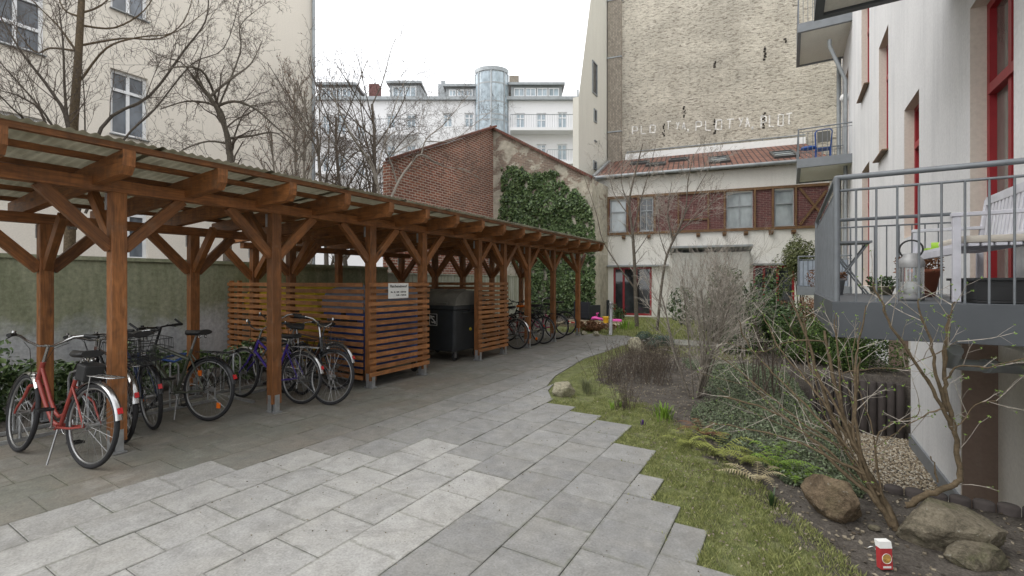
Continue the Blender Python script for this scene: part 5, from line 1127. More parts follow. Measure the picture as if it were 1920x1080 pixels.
# ---- foreground pruned shrub ----
random.seed(44)
t=empty('pruned_flowering_shrub',gz(1682,992),'pruned olive stemmed shrub with first green buds rising between the two big stones','shrub'); a=MB();c=MB();bd=MB()
Y0=gz(1682,992).y
FP=dict(wob=.07,up=.03,lev=2,k=[3,2],ang=(25,60),ls=(.3,.6),st=.3,rm=.0012,n=5,tl=0)
def fl_(L_,r,r2=None,k=5,l0=.22,cut=False):
    pts=CY(*L_,Y=Y0); r2=r2 or r*.35; n=len(pts); pts=[p+Vector((random.gauss(0,.004),random.gauss(0,.004),random.gauss(0,.004))) for p in pts]
    a.tube(pts,[r+(r2-r)*i/(n-1)+(.0015 if i%5==2 else 0) for i in range(n)],8)
    for i in range(k):
        f_=.25+.75*(i+random.random())/k; s_=f_*(n-1); j=min(int(s_),n-2); q=pts[j].lerp(pts[j+1],s_-j); d=(pts[j+1]-pts[j]).normalized(); an=R(random.uniform(30,70)); nd=(d*math.cos(an)+perp(d)*math.sin(an)+Vector((0,0,.15))).normalized(); tp=[]
        grow(a,c,q,nd,l0*random.uniform(.5,1.4),.003,1,FP,tp)
        for q2,d2 in tp:
            for z in range(3): leafcloud(bd,q2+perp(d2)*.006,random.uniform(.006,.013))
        for z in range(2): leafcloud(bd,q+perp(d)*.008,random.uniform(.005,.011))
for L_,r,k in (
 ([(1683,995,0),(1655,935,.03),(1625,880,.05),(1590,800,.1),(1560,700,.15),(1545,620,.2)],.024,7),
 ([(1672,985,0),(1640,925,.02),(1600,870,.1),(1560,780,.15),(1530,690,.2),(1500,600,.3),(1480,555,.35)],.018,8),
 ([(1675,985,0),(1630,925,.0),(1580,885,.1),(1530,835,.2),(1480,790,.3),(1420,760,.5),(1350,742,.7)],.016,9),
 ([(1668,975,0),(1625,900,0),(1600,800,.05),(1610,700,.1),(1612,670,.1)],.012,4),
 ([(1650,930,0),(1610,870,.1),(1560,830,.2),(1500,790,.3),(1440,740,.5),(1380,690,.7),(1350,670,.8)],.010,8),
 ([(1625,890,0),(1560,860,0),(1500,830,.1),(1440,812,.3),(1380,800,.4),(1330,790,.5)],.009,7),
 ([(1640,915,0),(1615,860,-.05),(1605,780,-.05),(1603,700,-.05),(1610,640,0),(1625,575,.0)],.011,4),
 ([(1620,870,0),(1585,800,.1),(1575,720,.1),(1570,660,.15),(1562,600,.2)],.010,3),
 ([(1610,850,0),(1555,740,.1),(1520,690,.2),(1510,620,.2),(1507,560,.2)],.010,4),
 ([(1590,820,0),(1540,750,0),(1500,700,.1),(1460,650,.2),(1430,590,.3)],.009,6),
 ([(1600,850,0),(1540,790,0),(1480,730,.1),(1440,690,.2),(1400,640,.3),(1385,600,.3)],.009,7),
 ([(1580,700,.1),(1640,690,.1),(1690,690,.0),(1760,660,-.1),(1800,640,-.1)],.004,5),
 ([(1545,640,.1),(1480,640,.2),(1420,660,.3),(1360,640,.3)],.005,6),
 ([(1700,948,0),(1740,925,.02),(1780,912,.05),(1798,900,.05),(1795,850,.05),(1788,800,.05),(1775,740,.05),(1772,700,.05),(1775,640,.0),(1780,590,.0)],.020,7),
 ([(1790,810,.05),(1765,760,.0),(1730,700,-.05),(1690,640,-.1),(1660,590,-.1),(1650,560,-.1),(1635,530,-.1)],.012,8),
 ([(1775,770,.05),(1755,700,0),(1745,640,0),(1728,600,0),(1720,560,0)],.011,6),
 ([(1772,720,.05),(1770,660,.05),(1778,600,.05),(1790,565,.05)],.009,5),
 ([(1772,710,0),(1800,685,-.05),(1850,690,-.1),(1905,675,-.1),(1960,660,-.1)],.006,6),
 ([(1770,765,0),(1730,780,0),(1680,810,0),(1640,840,0)],.005,5),
 ([(1795,800,0),(1830,760,0),(1870,750,0)],.004,4),
 ([(1760,905,0),(1750,870,0),(1745,855,0)],.005,0),
 ([(1660,945,0),(1640,850,0),(1660,800,0),(1715,780,0),(1725,760,0)],.005,5)):
    fl_(L_,r,None,k)
for i in range(10):
    e=(random.uniform(1330,1620),0); ey=random.uniform(560,800); ex=e[0]+ (ey-560)*-.25 if ey>650 else e[0]+40
    sx_=1600+random.uniform(-30,60); sy_=880+(sx_-1600)*1.25+random.uniform(-20,10)
    fl_([(sx_,sy_,0),((sx_*2+ex)/3+random.uniform(-15,15),(sy_*2+ey)/3+random.uniform(-30,10),random.uniform(0,.2)),((sx_+ex*2)/3+random.uniform(-15,15),(sy_+ey*2)/3+random.uniform(-20,20),random.uniform(.1,.5)),(ex,ey,random.uniform(.2,.8))],random.uniform(.0035,.007),.0018,5,.25)
a.build('stems',M['olive'],t); c.build('twigs',M['palet'],t); bd.build('buds',M['budleaf'],t)
# ---- low brown shrubs, left part of the bed ----
for i,(px,py,rr,hh,lab) in enumerate(((1150,715,.35,.42,'low brown twiggy shrub nearest the pale stone, left one'),(1190,700,.5,.55,'low brown twiggy shrub at the middle of the bed edge'),(1225,716,.35,.5,'low brown twiggy shrub at the foot of the big bare shrub'),(1170,765,.15,.35,'small clump of reddish dry stems beside the green sprouts'),(1232,690,.5,.5,'low brown shrub behind the other brown ones'))):
    q=gz(px,py); bs=[((q.x+random.gauss(0,rr*.45),q.y+random.gauss(0,rr*.45),-.01),(random.gauss(0,.25),random.gauss(0,.25),1),hh*random.uniform(.6,1.2),.0035) for k in range(int(70*rr/.35))]
    tree('dry_shrub',lab,'shrub',bs,dict(wob=.12,up=.1,lev=1,k=[5],ang=(20,55),ls=(.3,.5),st=.35,rm=.0012,n=4,tl=0),M['redst'],M['redst'],M['litter'],'low brown shrubs in the bed',seed=50+i,bs=.011,tn='stems',hn='twigs')
# ---- evergreens ----
def bush(name,label,c_,rx,ry,rz,n,s,mat,seed=1,group=None,stemm=None,jit=.22,droop=.0,z0=None):
    random.seed(seed); t=empty(name,(c_[0],c_[1],gh(c_[0],c_[1])),label,'shrub',group); m=MB(); lobes=[(Vector((random.gauss(0,.45)*rx,random.gauss(0,.45)*ry,random.gauss(0,.42)*rz)),random.uniform(.35,.6)) for i in range(11)]
    k=0
    while k<n:
        lb,q=random.choice(lobes); d=Vector((random.gauss(0,1),random.gauss(0,1),random.gauss(0,1))).normalized(); rr=random.uniform(.55,1.05)**.5
        p=Vector((c_[0],c_[1],c_[2]))+lb+Vector((d.x*rx,d.y*ry,d.z*rz))*q*rr
        if p.z<gh(c_[0],c_[1])+.01: p.z=gh(c_[0],c_[1])+.01+random.random()*.1
        if random.random()<.0: continue
        leafcloud(m,p,s*random.uniform(.6,1.3),d+Vector((0,0,.2))); k+=1
    m.build('foliage',mat,t); m=MB()
    for i in range(7): a_=random.random()*6.28; m.tube([(c_[0]+random.uniform(-.05,.05),c_[1]+random.uniform(-.05,.05),gh(c_[0],c_[1])-.02),(c_[0]+math.cos(a_)*rx*.3,c_[1]+math.sin(a_)*ry*.3,c_[2]),(c_[0]+math.cos(a_)*rx*.7,c_[1]+math.sin(a_)*ry*.7,c_[2]+rz*random.uniform(0,.6))],[.02,.012,.004],5)
    m.build('stems',M['bark2'],t); return t
q=gz(1372,640); bush('rhododendron','tall glossy evergreen shrub in front of the porch',(q.x,q.y,1.05),.75,.75,1.0,5200,.075,M['darkleaf'],2)
q=gz(1432,660); bush('evergreen_bush','broad green bush between the porch and the far balcony',(q.x,q.y,.7),.8,.6,.7,5200,.05,M['darkleaf'],3)
q=gz(1470,668); bush('evergreen_bush','dark bush to the right of the cross path',(q.x,q.y,.6),.6,.6,.55,4200,.04,M['darkleaf'],13)
q=gz(1560,700,-.1); bush('yew_bush','feathery dark green yew under the corner of the near balcony',(1.0,10.75,.45),.62,.5,.5,14000,.026,M['yew'],4)
bush('yew_bush','dark green yew left of the palisade planter',(.35,10.9,.35),.55,.5,.45,9000,.026,M['yew'],14)
q=gz(1222,655); bush('dwarf_spruce','low blue green dwarf spruce by the path bend',(q.x,q.y,.22),.42,.35,.2,5200,.022,M['spruce'],6)
bush('conifer','olive green conifer in front of the house beside the far balcony',(gy(1500,560,19.5).x,19.5,2.3),.75,.7,1.25,5200,.06,leafmat('olive_conifer_needles',(.06,.075,.025),(.16,.18,.07),.6,.1),7)
q=gz(1500,690); bush('brown_bush','brown leafed bush left of the balcony corner',(gz(1505,650).x,gz(1505,650).y,.75),.55,.5,.6,4500,.03,M['drybrown'],8)
bush('box_bush','small green bush behind the steel bollard',(gz(1158,600).x,gz(1158,600).y,.3),.3,.3,.3,900,.05,M['darkleaf'],19)
# plants strip behind the racks
random.seed(9)
for i in range(9):
    y=.9+i*.48; bush('leafy_plant',['leafy green plant at the foot of the mossy wall beside the red bicycle','leafy green plant at the foot of the mossy wall behind the first post','leafy green plant behind the dark bicycles','leafy green plant behind the rack hoops','low plant by the wall behind the trekking bicycle','low plant against the wall between rack and post','low plant by the wall behind the purple bicycle','low plant beside the slatted panel foot','last low plant in the wall strip'][i],(-8.1+random.uniform(-.25,.25),y,.28),.33,.32,.26 if i>3 else .42,800,.06,M['ivy'],70+i,'plants along the foot of the wall')
# ---- ivy on the gable ----
random.seed(12); m=MB(); k=0
top=[(-11.95,6.9),(-11.2,7.1),(-10.6,6.9),(-10.0,6.6),(-9.2,6.55),(-8.6,6.0),(-8.0,5.6),(-7.4,4.6),(-7.2,4.0)]
def ivt(x): return lerp_poly([(a_,b_) for a_,b_ in top],x)
while k<19000:
    x=random.uniform(-11.9,-7.15); z=random.uniform(.1,7.1)
    if z>ivt(x)+.45*noise.noise((x*1.6,z*.3,0))+.3*noise.noise((x*5,z*.3,3)): continue
    if z<3.6:
        lim=lerp_poly([(0,-10.6),(1.4,-10.4),(2.6,-11.1),(3.6,-11.8)],z)
        if x<lim+.3*noise.noise((x,z*1.5,4)): continue
    nn=noise.noise((x*.9,z*.9,2)); nn2=noise.noise((x*3,z*3,8))
    if nn2<-.42 or (noise.noise((x*1.3,z*1.3,21))<-.46 and random.random()<.7): continue
    d=.06+.42*max(0,nn+.25)+.14*nn2
    leafcloud(m,(x,19-random.uniform(.02,max(.05,d)),z),random.uniform(.05,.13),(random.gauss(0,.5),-1,random.gauss(.2,.5))); k+=1
for i in range(60):
    x=-11.9+random.random()*1.5; z=random.uniform(.8,3.2)
    leafcloud(m,(x,18.96,z),.06,(0,-1,0))
t=empty('ivy',(-9.5,18.9,0),'dense dark green ivy covering the peeling gable of the brick outbuilding','climbing plant'); m.build('foliage',M['ivy'],t)
m=MB()
for i in range(26):
    x=random.uniform(-11.9,-7.5); z=random.uniform(.1,1.); pts=[Vector((x,18.97,0))]
    for j in range(6): pts.append(pts[-1]+Vector((random.uniform(-.35,.35),0,random.uniform(.4,.9))))
    m.tube(pts,[.02,.018,.015,.012,.01,.008,.004],4)
m.build('stems',M['bark2'],t)
# ---- ferns, tufts, sprouts ----
def fern(label,c_,n,L_,mat,seed,grp,flat=.4):
    random.seed(seed); m=MB(); t=empty('fern',c_,label,'fern',grp); c_=Vector(c_)
    for i in range(n):
        a_=6.28*i/n+random.uniform(-.3,.3); d=Vector((math.cos(a_),math.sin(a_),0)); l=L_*random.uniform(.7,1.15); hgt=l*flat*random.uniform(.5,1.3); sd_=Vector((-d.y,d.x,0)); N=15; prev=None
        for j in range(N+1):
            f_=j/N; p=c_+d*l*f_+Vector((0,0,hgt*math.sin(f_*2.4)+.01)); w_=l*.20*math.sin(math.pi*(f_*.85+.12))
            if prev is not None:
                m.tube([prev,p],.0016,3,cap=False)
                for s_ in (-1,1):
                    tip=p+sd_*s_*w_+d*w_*.35+Vector((0,0,-w_*random.uniform(.05,.35))); b_=d*l/N*.34; m.face([p-b_,tip-b_*.2,tip+b_*.3,p+b_],[(0,0)]*4,random.random())
            prev=p
    m.build('frond',mat,t)
FG='ferns along the bed edge'
for i,(px,py,z,n,l,mt,lab) in enumerate(((1290,830,0,9,.30,'fern','yellow green fern behind the grass edge, farthest one'),(1345,850,0,9,.32,'fern','pale fern lying flat at the middle of the fern row'),(1400,868,0,10,.30,'fern','fern with curled fronds in front of the ground cover'),(1455,880,0,11,.26,'bright','bright yellow green fern clump behind the brown stone'),(1495,895,0,9,.22,'bright','small bright fern touching the brown stone'),(1320,815,0,8,.28,'drybrown','withered brown fern at the far end of the fern row'),(1420,900,0,7,.28,'straw2','bleached dry fern in front of the green fern clump'))):
    if mt=='straw2': M['straw2']=leafmat('bleached_fronds',(.30,.25,.14),(.5,.44,.28),.8,.2)
    fern(lab,gz(px,py,.0),n,l,M[mt],80+i,FG,.32 if i!=3 else .6)
def tuft(label,px,py,n,h,mat,sp=.05,seed=0,wd=.012,name='green_tuft'):
    random.seed(seed); q=gz(px,py,.0); m=MB(); t=empty(name,q,label,'plant')
    for i in range(n):
        a_=random.random()*6.28; rr=abs(random.gauss(0,sp)); b_=q+Vector((math.cos(a_)*rr,math.sin(a_)*rr,-.01)); d=Vector((math.cos(a_),math.sin(a_),0)); s_=Vector((-d.y,d.x,0))*wd/2; hh=h*random.uniform(.6,1.1); k=random.uniform(.1,.6)
        P_=[b_,b_+Vector((0,0,hh*.5))+d*hh*k*.25,b_+Vector((0,0,hh*.85))+d*hh*k*.7,b_+Vector((0,0,hh*.9))+d*hh*k*1.1]
        m.face([P_[0]-s_,P_[0]+s_,P_[1]+s_,P_[1]-s_],[(0,0)]*4,random.random()); m.face([P_[1]-s_,P_[1]+s_,P_[2]+s_*.7,P_[2]-s_*.7],[(0,0)]*4,random.random()); m.face([P_[2]-s_*.7,P_[2]+s_*.7,P_[3]],[(0,0)]*3,random.random())
    m.build('leaf_blades',mat,t)
tuft('bright green tuft of fresh strap leaves in the bare soil',1243,782,75,.17,M['bright'],.08,1)
tuft('tiny green sprout cluster left of the bright tuft, farther one',1162,762,16,.13,M['bright'],.02,2,.008); tuft('tiny green sprout cluster nearest the grass edge',1148,765,14,.12,M['bright'],.02,3,.008)
tuft('dark green spiky sprout beside the brown stone',1447,945,12,.12,M['darkleaf'],.02,4,.012); tuft('green iris leaves on the lawn beside the bollard',1172,618,50,.35,M['bright'],.18,5,.03)
tuft('small feathery grey shrub beside the round stone',1100,735,160,.22,leafmat('grey_green_needles',(.10,.12,.06),(.2,.2,.12)),.09,6,.004,'heather'); tuft('purple crocus buds in the soil',1205,795,8,.06,plain('crocus_purple',(.06,.02,.14),.6),.03,8,.012,'crocus')
# brown plant heap at the sandbox
bush('dry_plant','rust brown withered perennial heap beside the sandbox',(gz(1112,622).x,gz(1112,622).y,.16),.45,.35,.22,1900,.05,M['drybrown'],90)
# ================= STONES =================
def rock(label,c_,rx,ry,rz,mat,seed,rot=0,sub=5,flat=.35,cut=None,fac=(.62,.9)):
    random.seed(seed); bm_=__import__('bmesh').new(); __import__('bmesh').ops.create_icosphere(bm_,subdivisions=sub,radius=1)
    off=Vector((seed*3.1,seed*1.7,0)); pl=[(Vector((random.gauss(0,1),random.gauss(0,1),random.gauss(0,.8))).normalized(),random.uniform(*fac)) for i in range(13)]
    if cut: pl+=cut
    for v in bm_.verts:
        p=v.co.copy(); 
        for n_,d_ in pl:
            e=p.dot(n_)-d_
            if e>0: p-=n_*e*.94
        p*=1+.13*noise.noise(p*1.3+off)*.7+.05*noise.noise(p*4+off)+.03*abs(noise.noise(p*9+off))+.015*noise.noise(p*20+off)
        v.co=Vector((p.x*rx,p.y*ry,p.z*rz))
    me=bpy.data.meshes.new('stone'); bm_.to_mesh(me); bm_.free()
    for p in me.polygons: p.use_smooth=True
    me.materials.append(mat); o=bpy.data.objects.new('stone',me); col.objects.link(o); o.location=c_; o.rotation_euler=(0,0,R(rot)); tag(o,label,'stone'); return o
q=gz(1562,962); rock('rounded brown boulder lying in front of the pruned shrub',(q.x,q.y,.105),.205,.135,.15,M['rock'],3,-30)
q=gz(1770,1020); BIG=rock('large angular grey brown boulder at the right beside the shrub base',(q.x+.04,q.y+.02,.10),.335,.20,.195,M['rock2'],7,10,sub=6,fac=(.5,.8),cut=[(Vector((.35,-.1,.9)).normalized(),.50),(Vector((0,-.95,-.3)).normalized(),.55),(Vector((-.7,-.5,.5)).normalized(),.62)])
q=gz(1828,1050); big=bpy.data.objects[-1] if False else None; lobe=rock('lower lobe of grey stone at the right end of the large boulder',(q.x+.0,q.y-.0,.045),.18,.12,.10,M['rock2'],9,5,fac=(.5,.8))
for k_ in ('label','category','group'):
    if k_ in lobe: del lobe[k_]
lobe.name='stone_lobe'; lobe.parent=BIG; lobe.matrix_parent_inverse=parent_inv(BIG)
q=gz(1058,738); rock('pale grey rounded stone on the grass at the path edge',(q.x,q.y,.06),.19,.13,.13,M['rock3'],5,10)
q=gz(1192,662); rock('yellowish pointed stone where the path bends',(q.x,q.y,.13),.22,.17,.22,M['rock3'],12,20)
q=gz(1095,628); rock('small pink grey stone left of the bollard',(q.x,q.y,.05),.12,.09,.08,M['rock3'],14)
q=gz(1118,630); rock('small round stone beside the bollard foot',(q.x,q.y,.05),.12,.1,.09,M['rock3'],15)
q=gz(1490,985); rock('little pebble in the soil near the brown boulder',(gz(1640,992).x,gz(1640,992).y,.008),.035,.03,.018,M['rock2'],16,sub=3)
# ================= PALISADES =================
for y0,x0,x1,zt_,zb_,lab in ((4.56,.50,1.64,.035,-1.05,'row of brown concrete palisades edging the sunken gravel strip at the front'),(9.88,.30,1.64,-.08,-1.05,'brown palisade retaining wall below the yew bushes')):
    t=empty('palisade_wall',((x0+x1)/2,y0,-1),lab,'retaining wall'); n=int((x1-x0)/.118)
    for i in range(n):
        x=x0+(i+.5)*(x1-x0)/n; m=MB(); z=zt_+random.uniform(-.012,.012); r_=(x1-x0)/n/2-.002
        m.lathe((x,y0+.03,0),[(r_,zb_),(r_,z-.015),(r_*.85,z-.002),(0.001,z)],12,sy=.9); m.build('palisade',M['pal'],t)
# side edging of the pit
# ================= LOW THINGS ON THE FAR LAWN =================
q=gz(1145,627.5)
t=empty('bollard_light',(q.x,q.y,0),'brushed steel bollard light at the end of the shelter path','bollard')
m=MB(); m.lathe((q.x,q.y,0),[(.085,0),(.085,.012),(.058,.014),(.058,.78),(.050,.785)],20); m.build('post',M['alu'],t)
m=MB(); m.lathe((q.x,q.y,0),[(.045,.785),(.045,.90)],16); m.build('lens',plain('frosted_lens',(.55,.56,.55),.3),t)
m=MB(); m.lathe((q.x,q.y,0),[(.064,.895),(.064,.93),(.05,.965),(.02,.985),(.001,.99)],20); 
for z in (.80,.83,.86): m.lathe((q.x,q.y,0),[(.058,z),(.058,z+.008)],20)
m.build('cap',M['alu'],t)
def sofa(label,c_,rz,w_=.8):
    t=empty('garden_armchair',c_,label,'armchair','dark rattan garden seats',rz); m=MB(); m.box(-w_/2,w_/2,-.38,.38,.04,.30); m.build('seat_base',M['rattan'],t,local=True,bevel=.01)
    m=MB(); m.box(-w_/2,w_/2,.26,.38,.30,.74); m.build('backrest',M['rattan'],t,local=True,bevel=.01)
    for s_ in (-1,1): m=MB(); m.box(s_*w_/2-(.12 if s_>0 else 0),s_*w_/2+(.12 if s_<0 else 0),-.38,.26,.30,.60); m.build('armrest',M['rattan'],t,local=True,bevel=.01)
    m=MB(); m.box(-w_/2+.13,w_/2-.13,-.36,.25,.302,.40); m.build('seat_cushion',plain('charcoal_cushion',(.05,.055,.065),.9),t,local=True,bevel=.02)
q=gz(1100,599); sofa('dark rattan garden armchair nearest the shelter end',(q.x-.1,q.y+.3,0),R(160),.85)
q=gz(1122,592); sofa('dark rattan garden seat right beside the first armchair',(q.x,q.y+.3,0),R(200),.8)
q=gz(1163,590); sofa('dark rattan garden sofa below the red glazed door',(q.x,q.y+.3,0),R(185),1.3)
# dark red chair
q=gz(1140,590); t=empty('folding_chair',(q.x,q.y+.5,0),'dark red wooden chair in front of the white house wall','chair'); m=MB()
for k in range(4): m.box(q.x-.22,q.x+.22,q.y+.68,q.y+.70,.62+k*.085,.68+k*.085)
m.build('backrest',M['darkred'],t); m=MB(); m.box(q.x-.22,q.x+.22,q.y+.28,q.y+.68,.43,.46); m.build('seat',M['darkred'],t)
for sx_ in (-1,1):
    for yy in (.3,.69): m=MB(); m.box(q.x+sx_*.21-.015,q.x+sx_*.21+.015,q.y+yy-.015,q.y+yy+.015,0,.43 if yy<.5 else .97); m.build('leg',M['darkred'],t)
# sandbox with toys
c0=gz(1110,611); t=empty('sandbox',(c0.x,c0.y,0),'low wooden sandbox frame at the edge of the back lawn','sandbox'); w_=1.15;l_=.75
m=MB(); m.box(c0.x-w_,c0.x+w_,c0.y-l_-.0,c0.y-l_+.14,0,.13); m.box(c0.x-w_,c0.x+w_,c0.y+l_-.14,c0.y+l_,0,.13); m.box(c0.x-w_,c0.x-w_+.14,c0.y-l_+.14,c0.y+l_-.14,0,.128); m.box(c0.x+w_-.14,c0.x+w_,c0.y-l_+.14,c0.y+l_-.14,0,.128); m.build('frame',M['plank'],t)
m=MB(); m.box(c0.x-w_+.14,c0.x+w_-.14,c0.y-l_+.14,c0.y+l_-.14,0,.07); m.build('sand',M['sand'],t)
def bucket(label,px,py,r,h,mat,z=.07,name='toy_bucket'):
    q=gz(px,py,z); m=MB(); m.lathe(q,[(r*.7,0),(r,h),(r*1.08,h),(r*1.08,h*.93),(r*.95,h*.9),(r*.65,.02)],14); o=m.build('bucket' if False else name,mat); tag(o,label,'toy','sand toys in the sandbox'); return o
bucket('yellow toy bucket in the sandbox beside the bollard',1136,606,.12,.24,M['yelpl'])
bucket('green sand mould lying in the sandbox',1119,611,.09,.07,M['greenpl'],name='sand_mould'); bucket('navy blue sand mould in front of the yellow bucket',1130,612,.13,.08,M['navypl'],name='sand_mould')
bucket('red toy cup at the left end of the sandbox',1074,609,.07,.10,M['redpl'],name='toy_cup'); bucket('small red toy cup near the sandbox middle',1086,609,.06,.08,M['redpl'],name='toy_cup')
# pink toy car (ride-on shape)
q=gz(1119,603,.07); t=empty('toy_vehicle',q,'pink ride on toy with handle standing in the sandbox','toy','sand toys in the sandbox'); m=MB(); rows=[]
for x,h0,w0 in ((-.22,.06,.06),(-.18,.13,.10),(-.05,.16,.11),(.08,.12,.10),(.2,.10,.09),(.24,.05,.05)): rows.append([q+Vector((x,w0*math.cos(6.28*k/12),.05+h0*.5+h0*.5*math.sin(6.28*k/12))) for k in range(12)])
m.grid(rows,.5,True,True); m.face(list(reversed(rows[0]))); m.face(rows[-1]); m.build('body',M['pinkpl'],t); m=MB(); m.tube([q+Vector((.0,0,.2)),q+Vector((.03,0,.32))],.02,8); m.tube([q+Vector((.03,-.1,.32)),q+Vector((.03,.1,.32))],.025,8); m.build('handlebar',M['pinkpl'],t)
for x in (-.15,.16):
    for s_ in (-1,1): m=MB(); m.torus(q+Vector((x,s_*.11,.05)),(0,1,0),.03,.02,12,6); m.build('wheel',M['navypl'],t)
q=gz(1156,605,.02); m=MB(); m.lathe(q+Vector((0,0,.0)),[(.22,0),(.25,.06),(.23,.12),(.12,.14),(.001,.13)],18,sy=.6); tag(m.build('sand_tray',M['pinkpl']),'pink plastic tray right of the bollard','toy')
# ================= CARTON =================
q=gz(1658,1064,.0); t=empty('food_carton',(q.x,q.y,0),'crumpled red and white food carton standing on the soil','carton',rz=R(32))
m=MB(); H_=.14; 
m.obox((0,0,H_*.42),(.033,0,0),(0,.016,.0),(0,.004,H_*.42)); cb=m.build('body',M['cartonred'],t,local=True)
m=MB(); m.obox((0,.008,H_*.93),(.0345,0,0),(0,.0175,0),(0,.004,H_*.12)); m.build('lid_flap',M['white'],t,local=True)
m=MB(); rows=[Vector((.026*math.cos(6.28*k/24),-.0178-.0008+.0035*math.sin(6.28*k/24)*.55,H_*.42+.024*math.sin(6.28*k/24))) for k in range(24)]; m.face(rows); m.build('picture',M['food'],cb,local=True)
m=MB(); m.torus((0,-.0178,H_*.42),(0,1,-.12),.026,.0016,24,5); m.build('picture_rim',M['white'],cb,local=True)
m=MB(); m.box(-.022,.022,-.0215,-.0165,H_*.06,H_*.13); m.build('label_strip',M['white'],cb,local=True)
q=gz(1632,1028); m=MB(); leafcloud(m,(q.x,q.y,.008),.03,(0,0,1),elong=1.2); leafcloud(m,(q.x+.03,q.y-.02,.012),.02,(0,0,1)); tag(m.build('paper_scrap',M['white']),'torn white paper scraps left of the red carton','litter')
# ================= BALCONY FURNITURE =================
ZF=1.447
t=empty('garden_bench',(1.38,5.45,ZF),'white slatted wooden garden bench on the near balcony','bench')
x0,x1,y0,y1=1.08,1.58,4.72,6.02
def bw(*L_,nm): m=MB(); [m.beam(*q) for q in L_]; return m.build(nm,M['benchw'],t,bevel=.003)
for y in (y0,y1):
    bw(((x0,y,ZF),(x0,y,ZF+.64),.045,.045),nm='leg'); bw(((x1-.04,y,ZF),(x1-.04,y,ZF+.45),.045,.045),((x1-.04,y,ZF+.45),(x1+.02,y,ZF+.92),.045,.045),nm='leg')
    bw(((x0-.03,y,ZF+.655),(x1-.01,y,ZF+.66),.06,.028),nm='armrest')
bw(*[((x0+.03+i*.075,y0+.03,ZF+.43),(x0+.03+i*.075,y1-.03,ZF+.43),.06,.022) for i in range(6)],((x0,y0,ZF+.39),(x0,y1,ZF+.39),.03,.06),nm='seat')
bw(((x1+.01,y0+.02,ZF+.90),(x1+.01,y1-.02,ZF+.90),.03,.075),((x1-.03,y0+.02,ZF+.52),(x1-.03,y1-.02,ZF+.52),.03,.05),*[((x1-.028,y0+.09+i*.079,ZF+.54),(x1+.008,y0+.09+i*.079,ZF+.87),.045,.016,(1,0,0)) for i in range(15)],nm='backrest')
m=MB(); m.box(x0+.03,x1-.08,y0+.04,y0+.66,ZF+.445,ZF+.50); o=m.build('seat_cushion',M['cushion'],None,bevel=.02); tag(o,'beige seat cushion on the white bench','cushion')
m=MB(); rows=[]
for r_,h in ((.04,0),(.032,0),(.024,0)): m.tube([(1.16,5.85,ZF+.485),(1.45,5.80,ZF+.485)],r_+.0,12)
m.obox((1.25,5.74,ZF+.455),(.16,0,0),(0,.08,0),(0,0,.008)); tag(m.build('rolled_mat',M['lime']),'rolled lime green mat on the far end of the bench','mat')
# lantern
M['lanternm']=plain('dull_grey_lantern_metal',(.30,.30,.30),.5,.3)
q=Vector((.865,5.0,ZF)); t=empty('lantern',q,'large glass and steel lantern with looped handle on the near balcony','lantern')
m=MB(); m.lathe(q,[(.001,.0),(.085,.0),(.088,.02),(.088,.05)],24); m.lathe(q,[(.088,.27),(.091,.30),(.078,.34),(.055,.36),(.05,.385),(.001,.39)],24); 
for k in range(4): a_=.78+1.57*k; m.tube([q+Vector((math.cos(a_)*.087,math.sin(a_)*.087,.05)),q+Vector((math.cos(a_)*.087,math.sin(a_)*.087,.27))],.005,6)
m.build('housing',M['lanternm'],t); m=MB(); m.torus(q+Vector((0,0,.42)),(.3,1,0),.075,.007,24,6,a0=0,a1=6.28318); m.build('handle',M['blackpl'],t)
gl=bpy.data.materials.new('clear_glass'); gl.use_nodes=True; gp_=gl.node_tree.nodes['Principled BSDF']; gp_.inputs['Transmission Weight'].default_value=.9; gp_.inputs['Roughness'].default_value=.03; gp_.inputs['Base Color'].default_value=(.85,.88,.88,1)
m=MB(); m.lathe(q,[(.083,.045),(.083,.28)],28); m.build('glass_cylinder',gl,t); m=MB(); m.lathe(q,[(.001,.05),(.045,.05),(.045,.15),(.001,.155)],16); m.build('candle',M['white'],t)
def pot(label,c_,r,h,mat,leaf,n,s,seed,name='potted_plant'):
    t=empty(name,c_,label,'potted plant'); c_=Vector(c_); m=MB(); m.lathe(c_,[(.001,0),(r*.72,0),(r*.95,h*.85),(r*1.05,h*.86),(r*1.05,h),(r*.92,h),(r*.9,h*.85),(.001,h*.85)],20); m.build('pot',mat,t); random.seed(seed); m=MB()
    for i in range(n): a_=random.random()*6.28; rr=random.random()**.5*r*1.1; leafcloud(m,c_+Vector((math.cos(a_)*rr,math.sin(a_)*rr,h*.9+random.random()*r*.9)),s)
    for i in range(22): a_=random.random()*6.28; rr=random.random()*r; m.tube([c_+Vector((math.cos(a_)*rr*.4,math.sin(a_)*rr*.4,h*.85)),c_+Vector((math.cos(a_)*rr,math.sin(a_)*rr,h+r*.9))],.002,3)
    m.build('foliage',leaf,t)
pot('terracotta pot with brown heather behind the lantern',(1.16,6.35,ZF),.18,.28,M['terra'],M['drybrown'],500,.025,1); pot('zinc pot with brown heather at the balcony corner',(.47,6.7,ZF),.10,.19,M['galv'],M['drybrown'],500,.022,2)
pot('low stone trough with small plants beside the terracotta pot',(.93,6.9,ZF),.13,.10,M['rock3'],M['darkleaf'],200,.03,3)
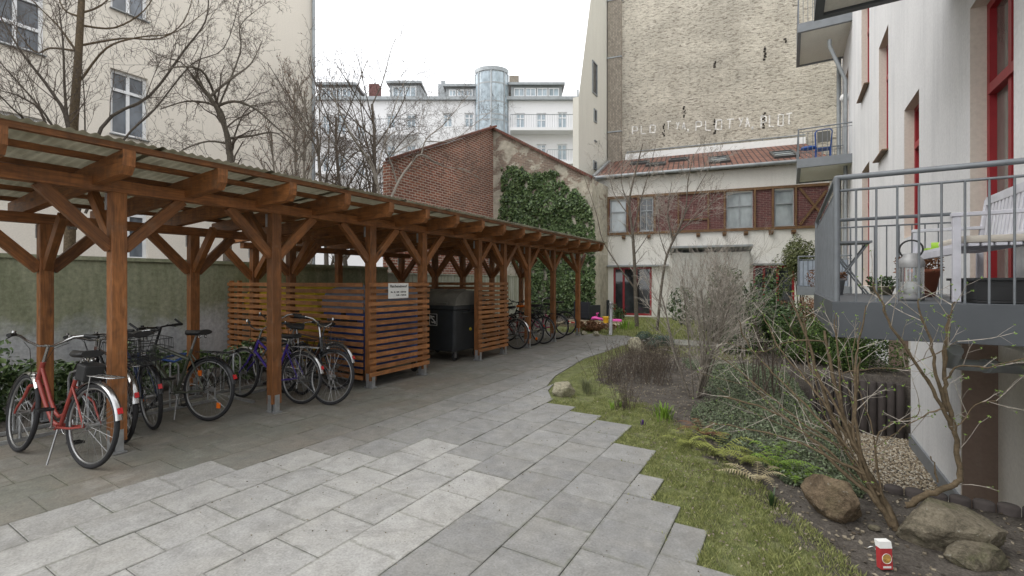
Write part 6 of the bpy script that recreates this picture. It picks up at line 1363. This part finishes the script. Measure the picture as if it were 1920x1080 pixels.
m=MB(); m.box(1.15,1.56,4.56,5.2,ZF+.0,ZF+.02); m.box(1.15,1.56,4.56,4.58,ZF+.02,ZF+.16); m.box(1.15,1.56,5.18,5.2,ZF+.02,ZF+.16); m.box(1.15,1.17,4.58,5.18,ZF+.02,ZF+.16); m.box(1.54,1.56,4.58,5.18,ZF+.02,ZF+.16); m.box(1.13,1.58,4.54,5.22,ZF+.16,ZF+.18); tag(m.build('storage_crate',M['blackpl'],bevel=.003),'flat black storage box under the white bench','crate')
# folding side table
t=empty('folding_table',(.72,7.0,ZF),'small grey folding table at the far end of the near balcony','table'); m=MB(); m.box(.40,.85,6.95,7.35,ZF+.62,ZF+.645); m.build('tabletop',M['rail_grey'],t)
for a_,c_ in (((.43,7.0),(.82,7.0)),((.43,7.3),(.82,7.3))):
    m=MB(); m.tube([(a_[0],a_[1],ZF),(c_[0],c_[1],ZF+.62)],.010,6); m.tube([(c_[0],a_[1]+.015,ZF),(a_[0],c_[1]+.015,ZF+.62)],.010,6); m.build('leg',M['rail_grey'],t)
# blue chair on the upper balcony
zc=5.52; t=empty('metal_chair',(.95,18.4,zc),'blue metal chair on the small balcony in front of the tiled roof','chair'); m=MB()
m.tube([(.75,18.2,zc),(.75,18.2,zc+.45),(.72,18.0,zc+.9),(.78,18.0,zc+.98),(1.12,18.0,zc+.98),(1.18,18.0,zc+.9),(1.15,18.2,zc+.45),(1.15,18.2,zc)],.022,8); m.build('back_frame',M['bluechair'],t); m=MB(); m.obox((.95,18.01,zc+.75),(.18,0,0),(0,.01,0),(0,.0,.17)); m.build('backrest',M['darkleaf'] if False else plain('grey_mesh',(.12,.12,.11),.8),t)
m=MB(); m.box(.73,1.17,18.2,18.65,zc+.43,zc+.455); m.build('seat',M['bluechair'],t)
for x in (.75,1.15): m=MB(); m.tube([(x,18.62,zc),(x,18.62,zc+.43)],.018,6); m.build('leg',M['bluechair'],t)
m=MB(); m.lathe((.55,18.3,zc+.50),[(.001,-.06),(.2,-.04),(.24,0),(.2,.05),(.001,.07)],16,sy=.8); tag(m.build('cushion',M['bluechair']),'blue cushion lying beside the metal chair on the small balcony','cushion')
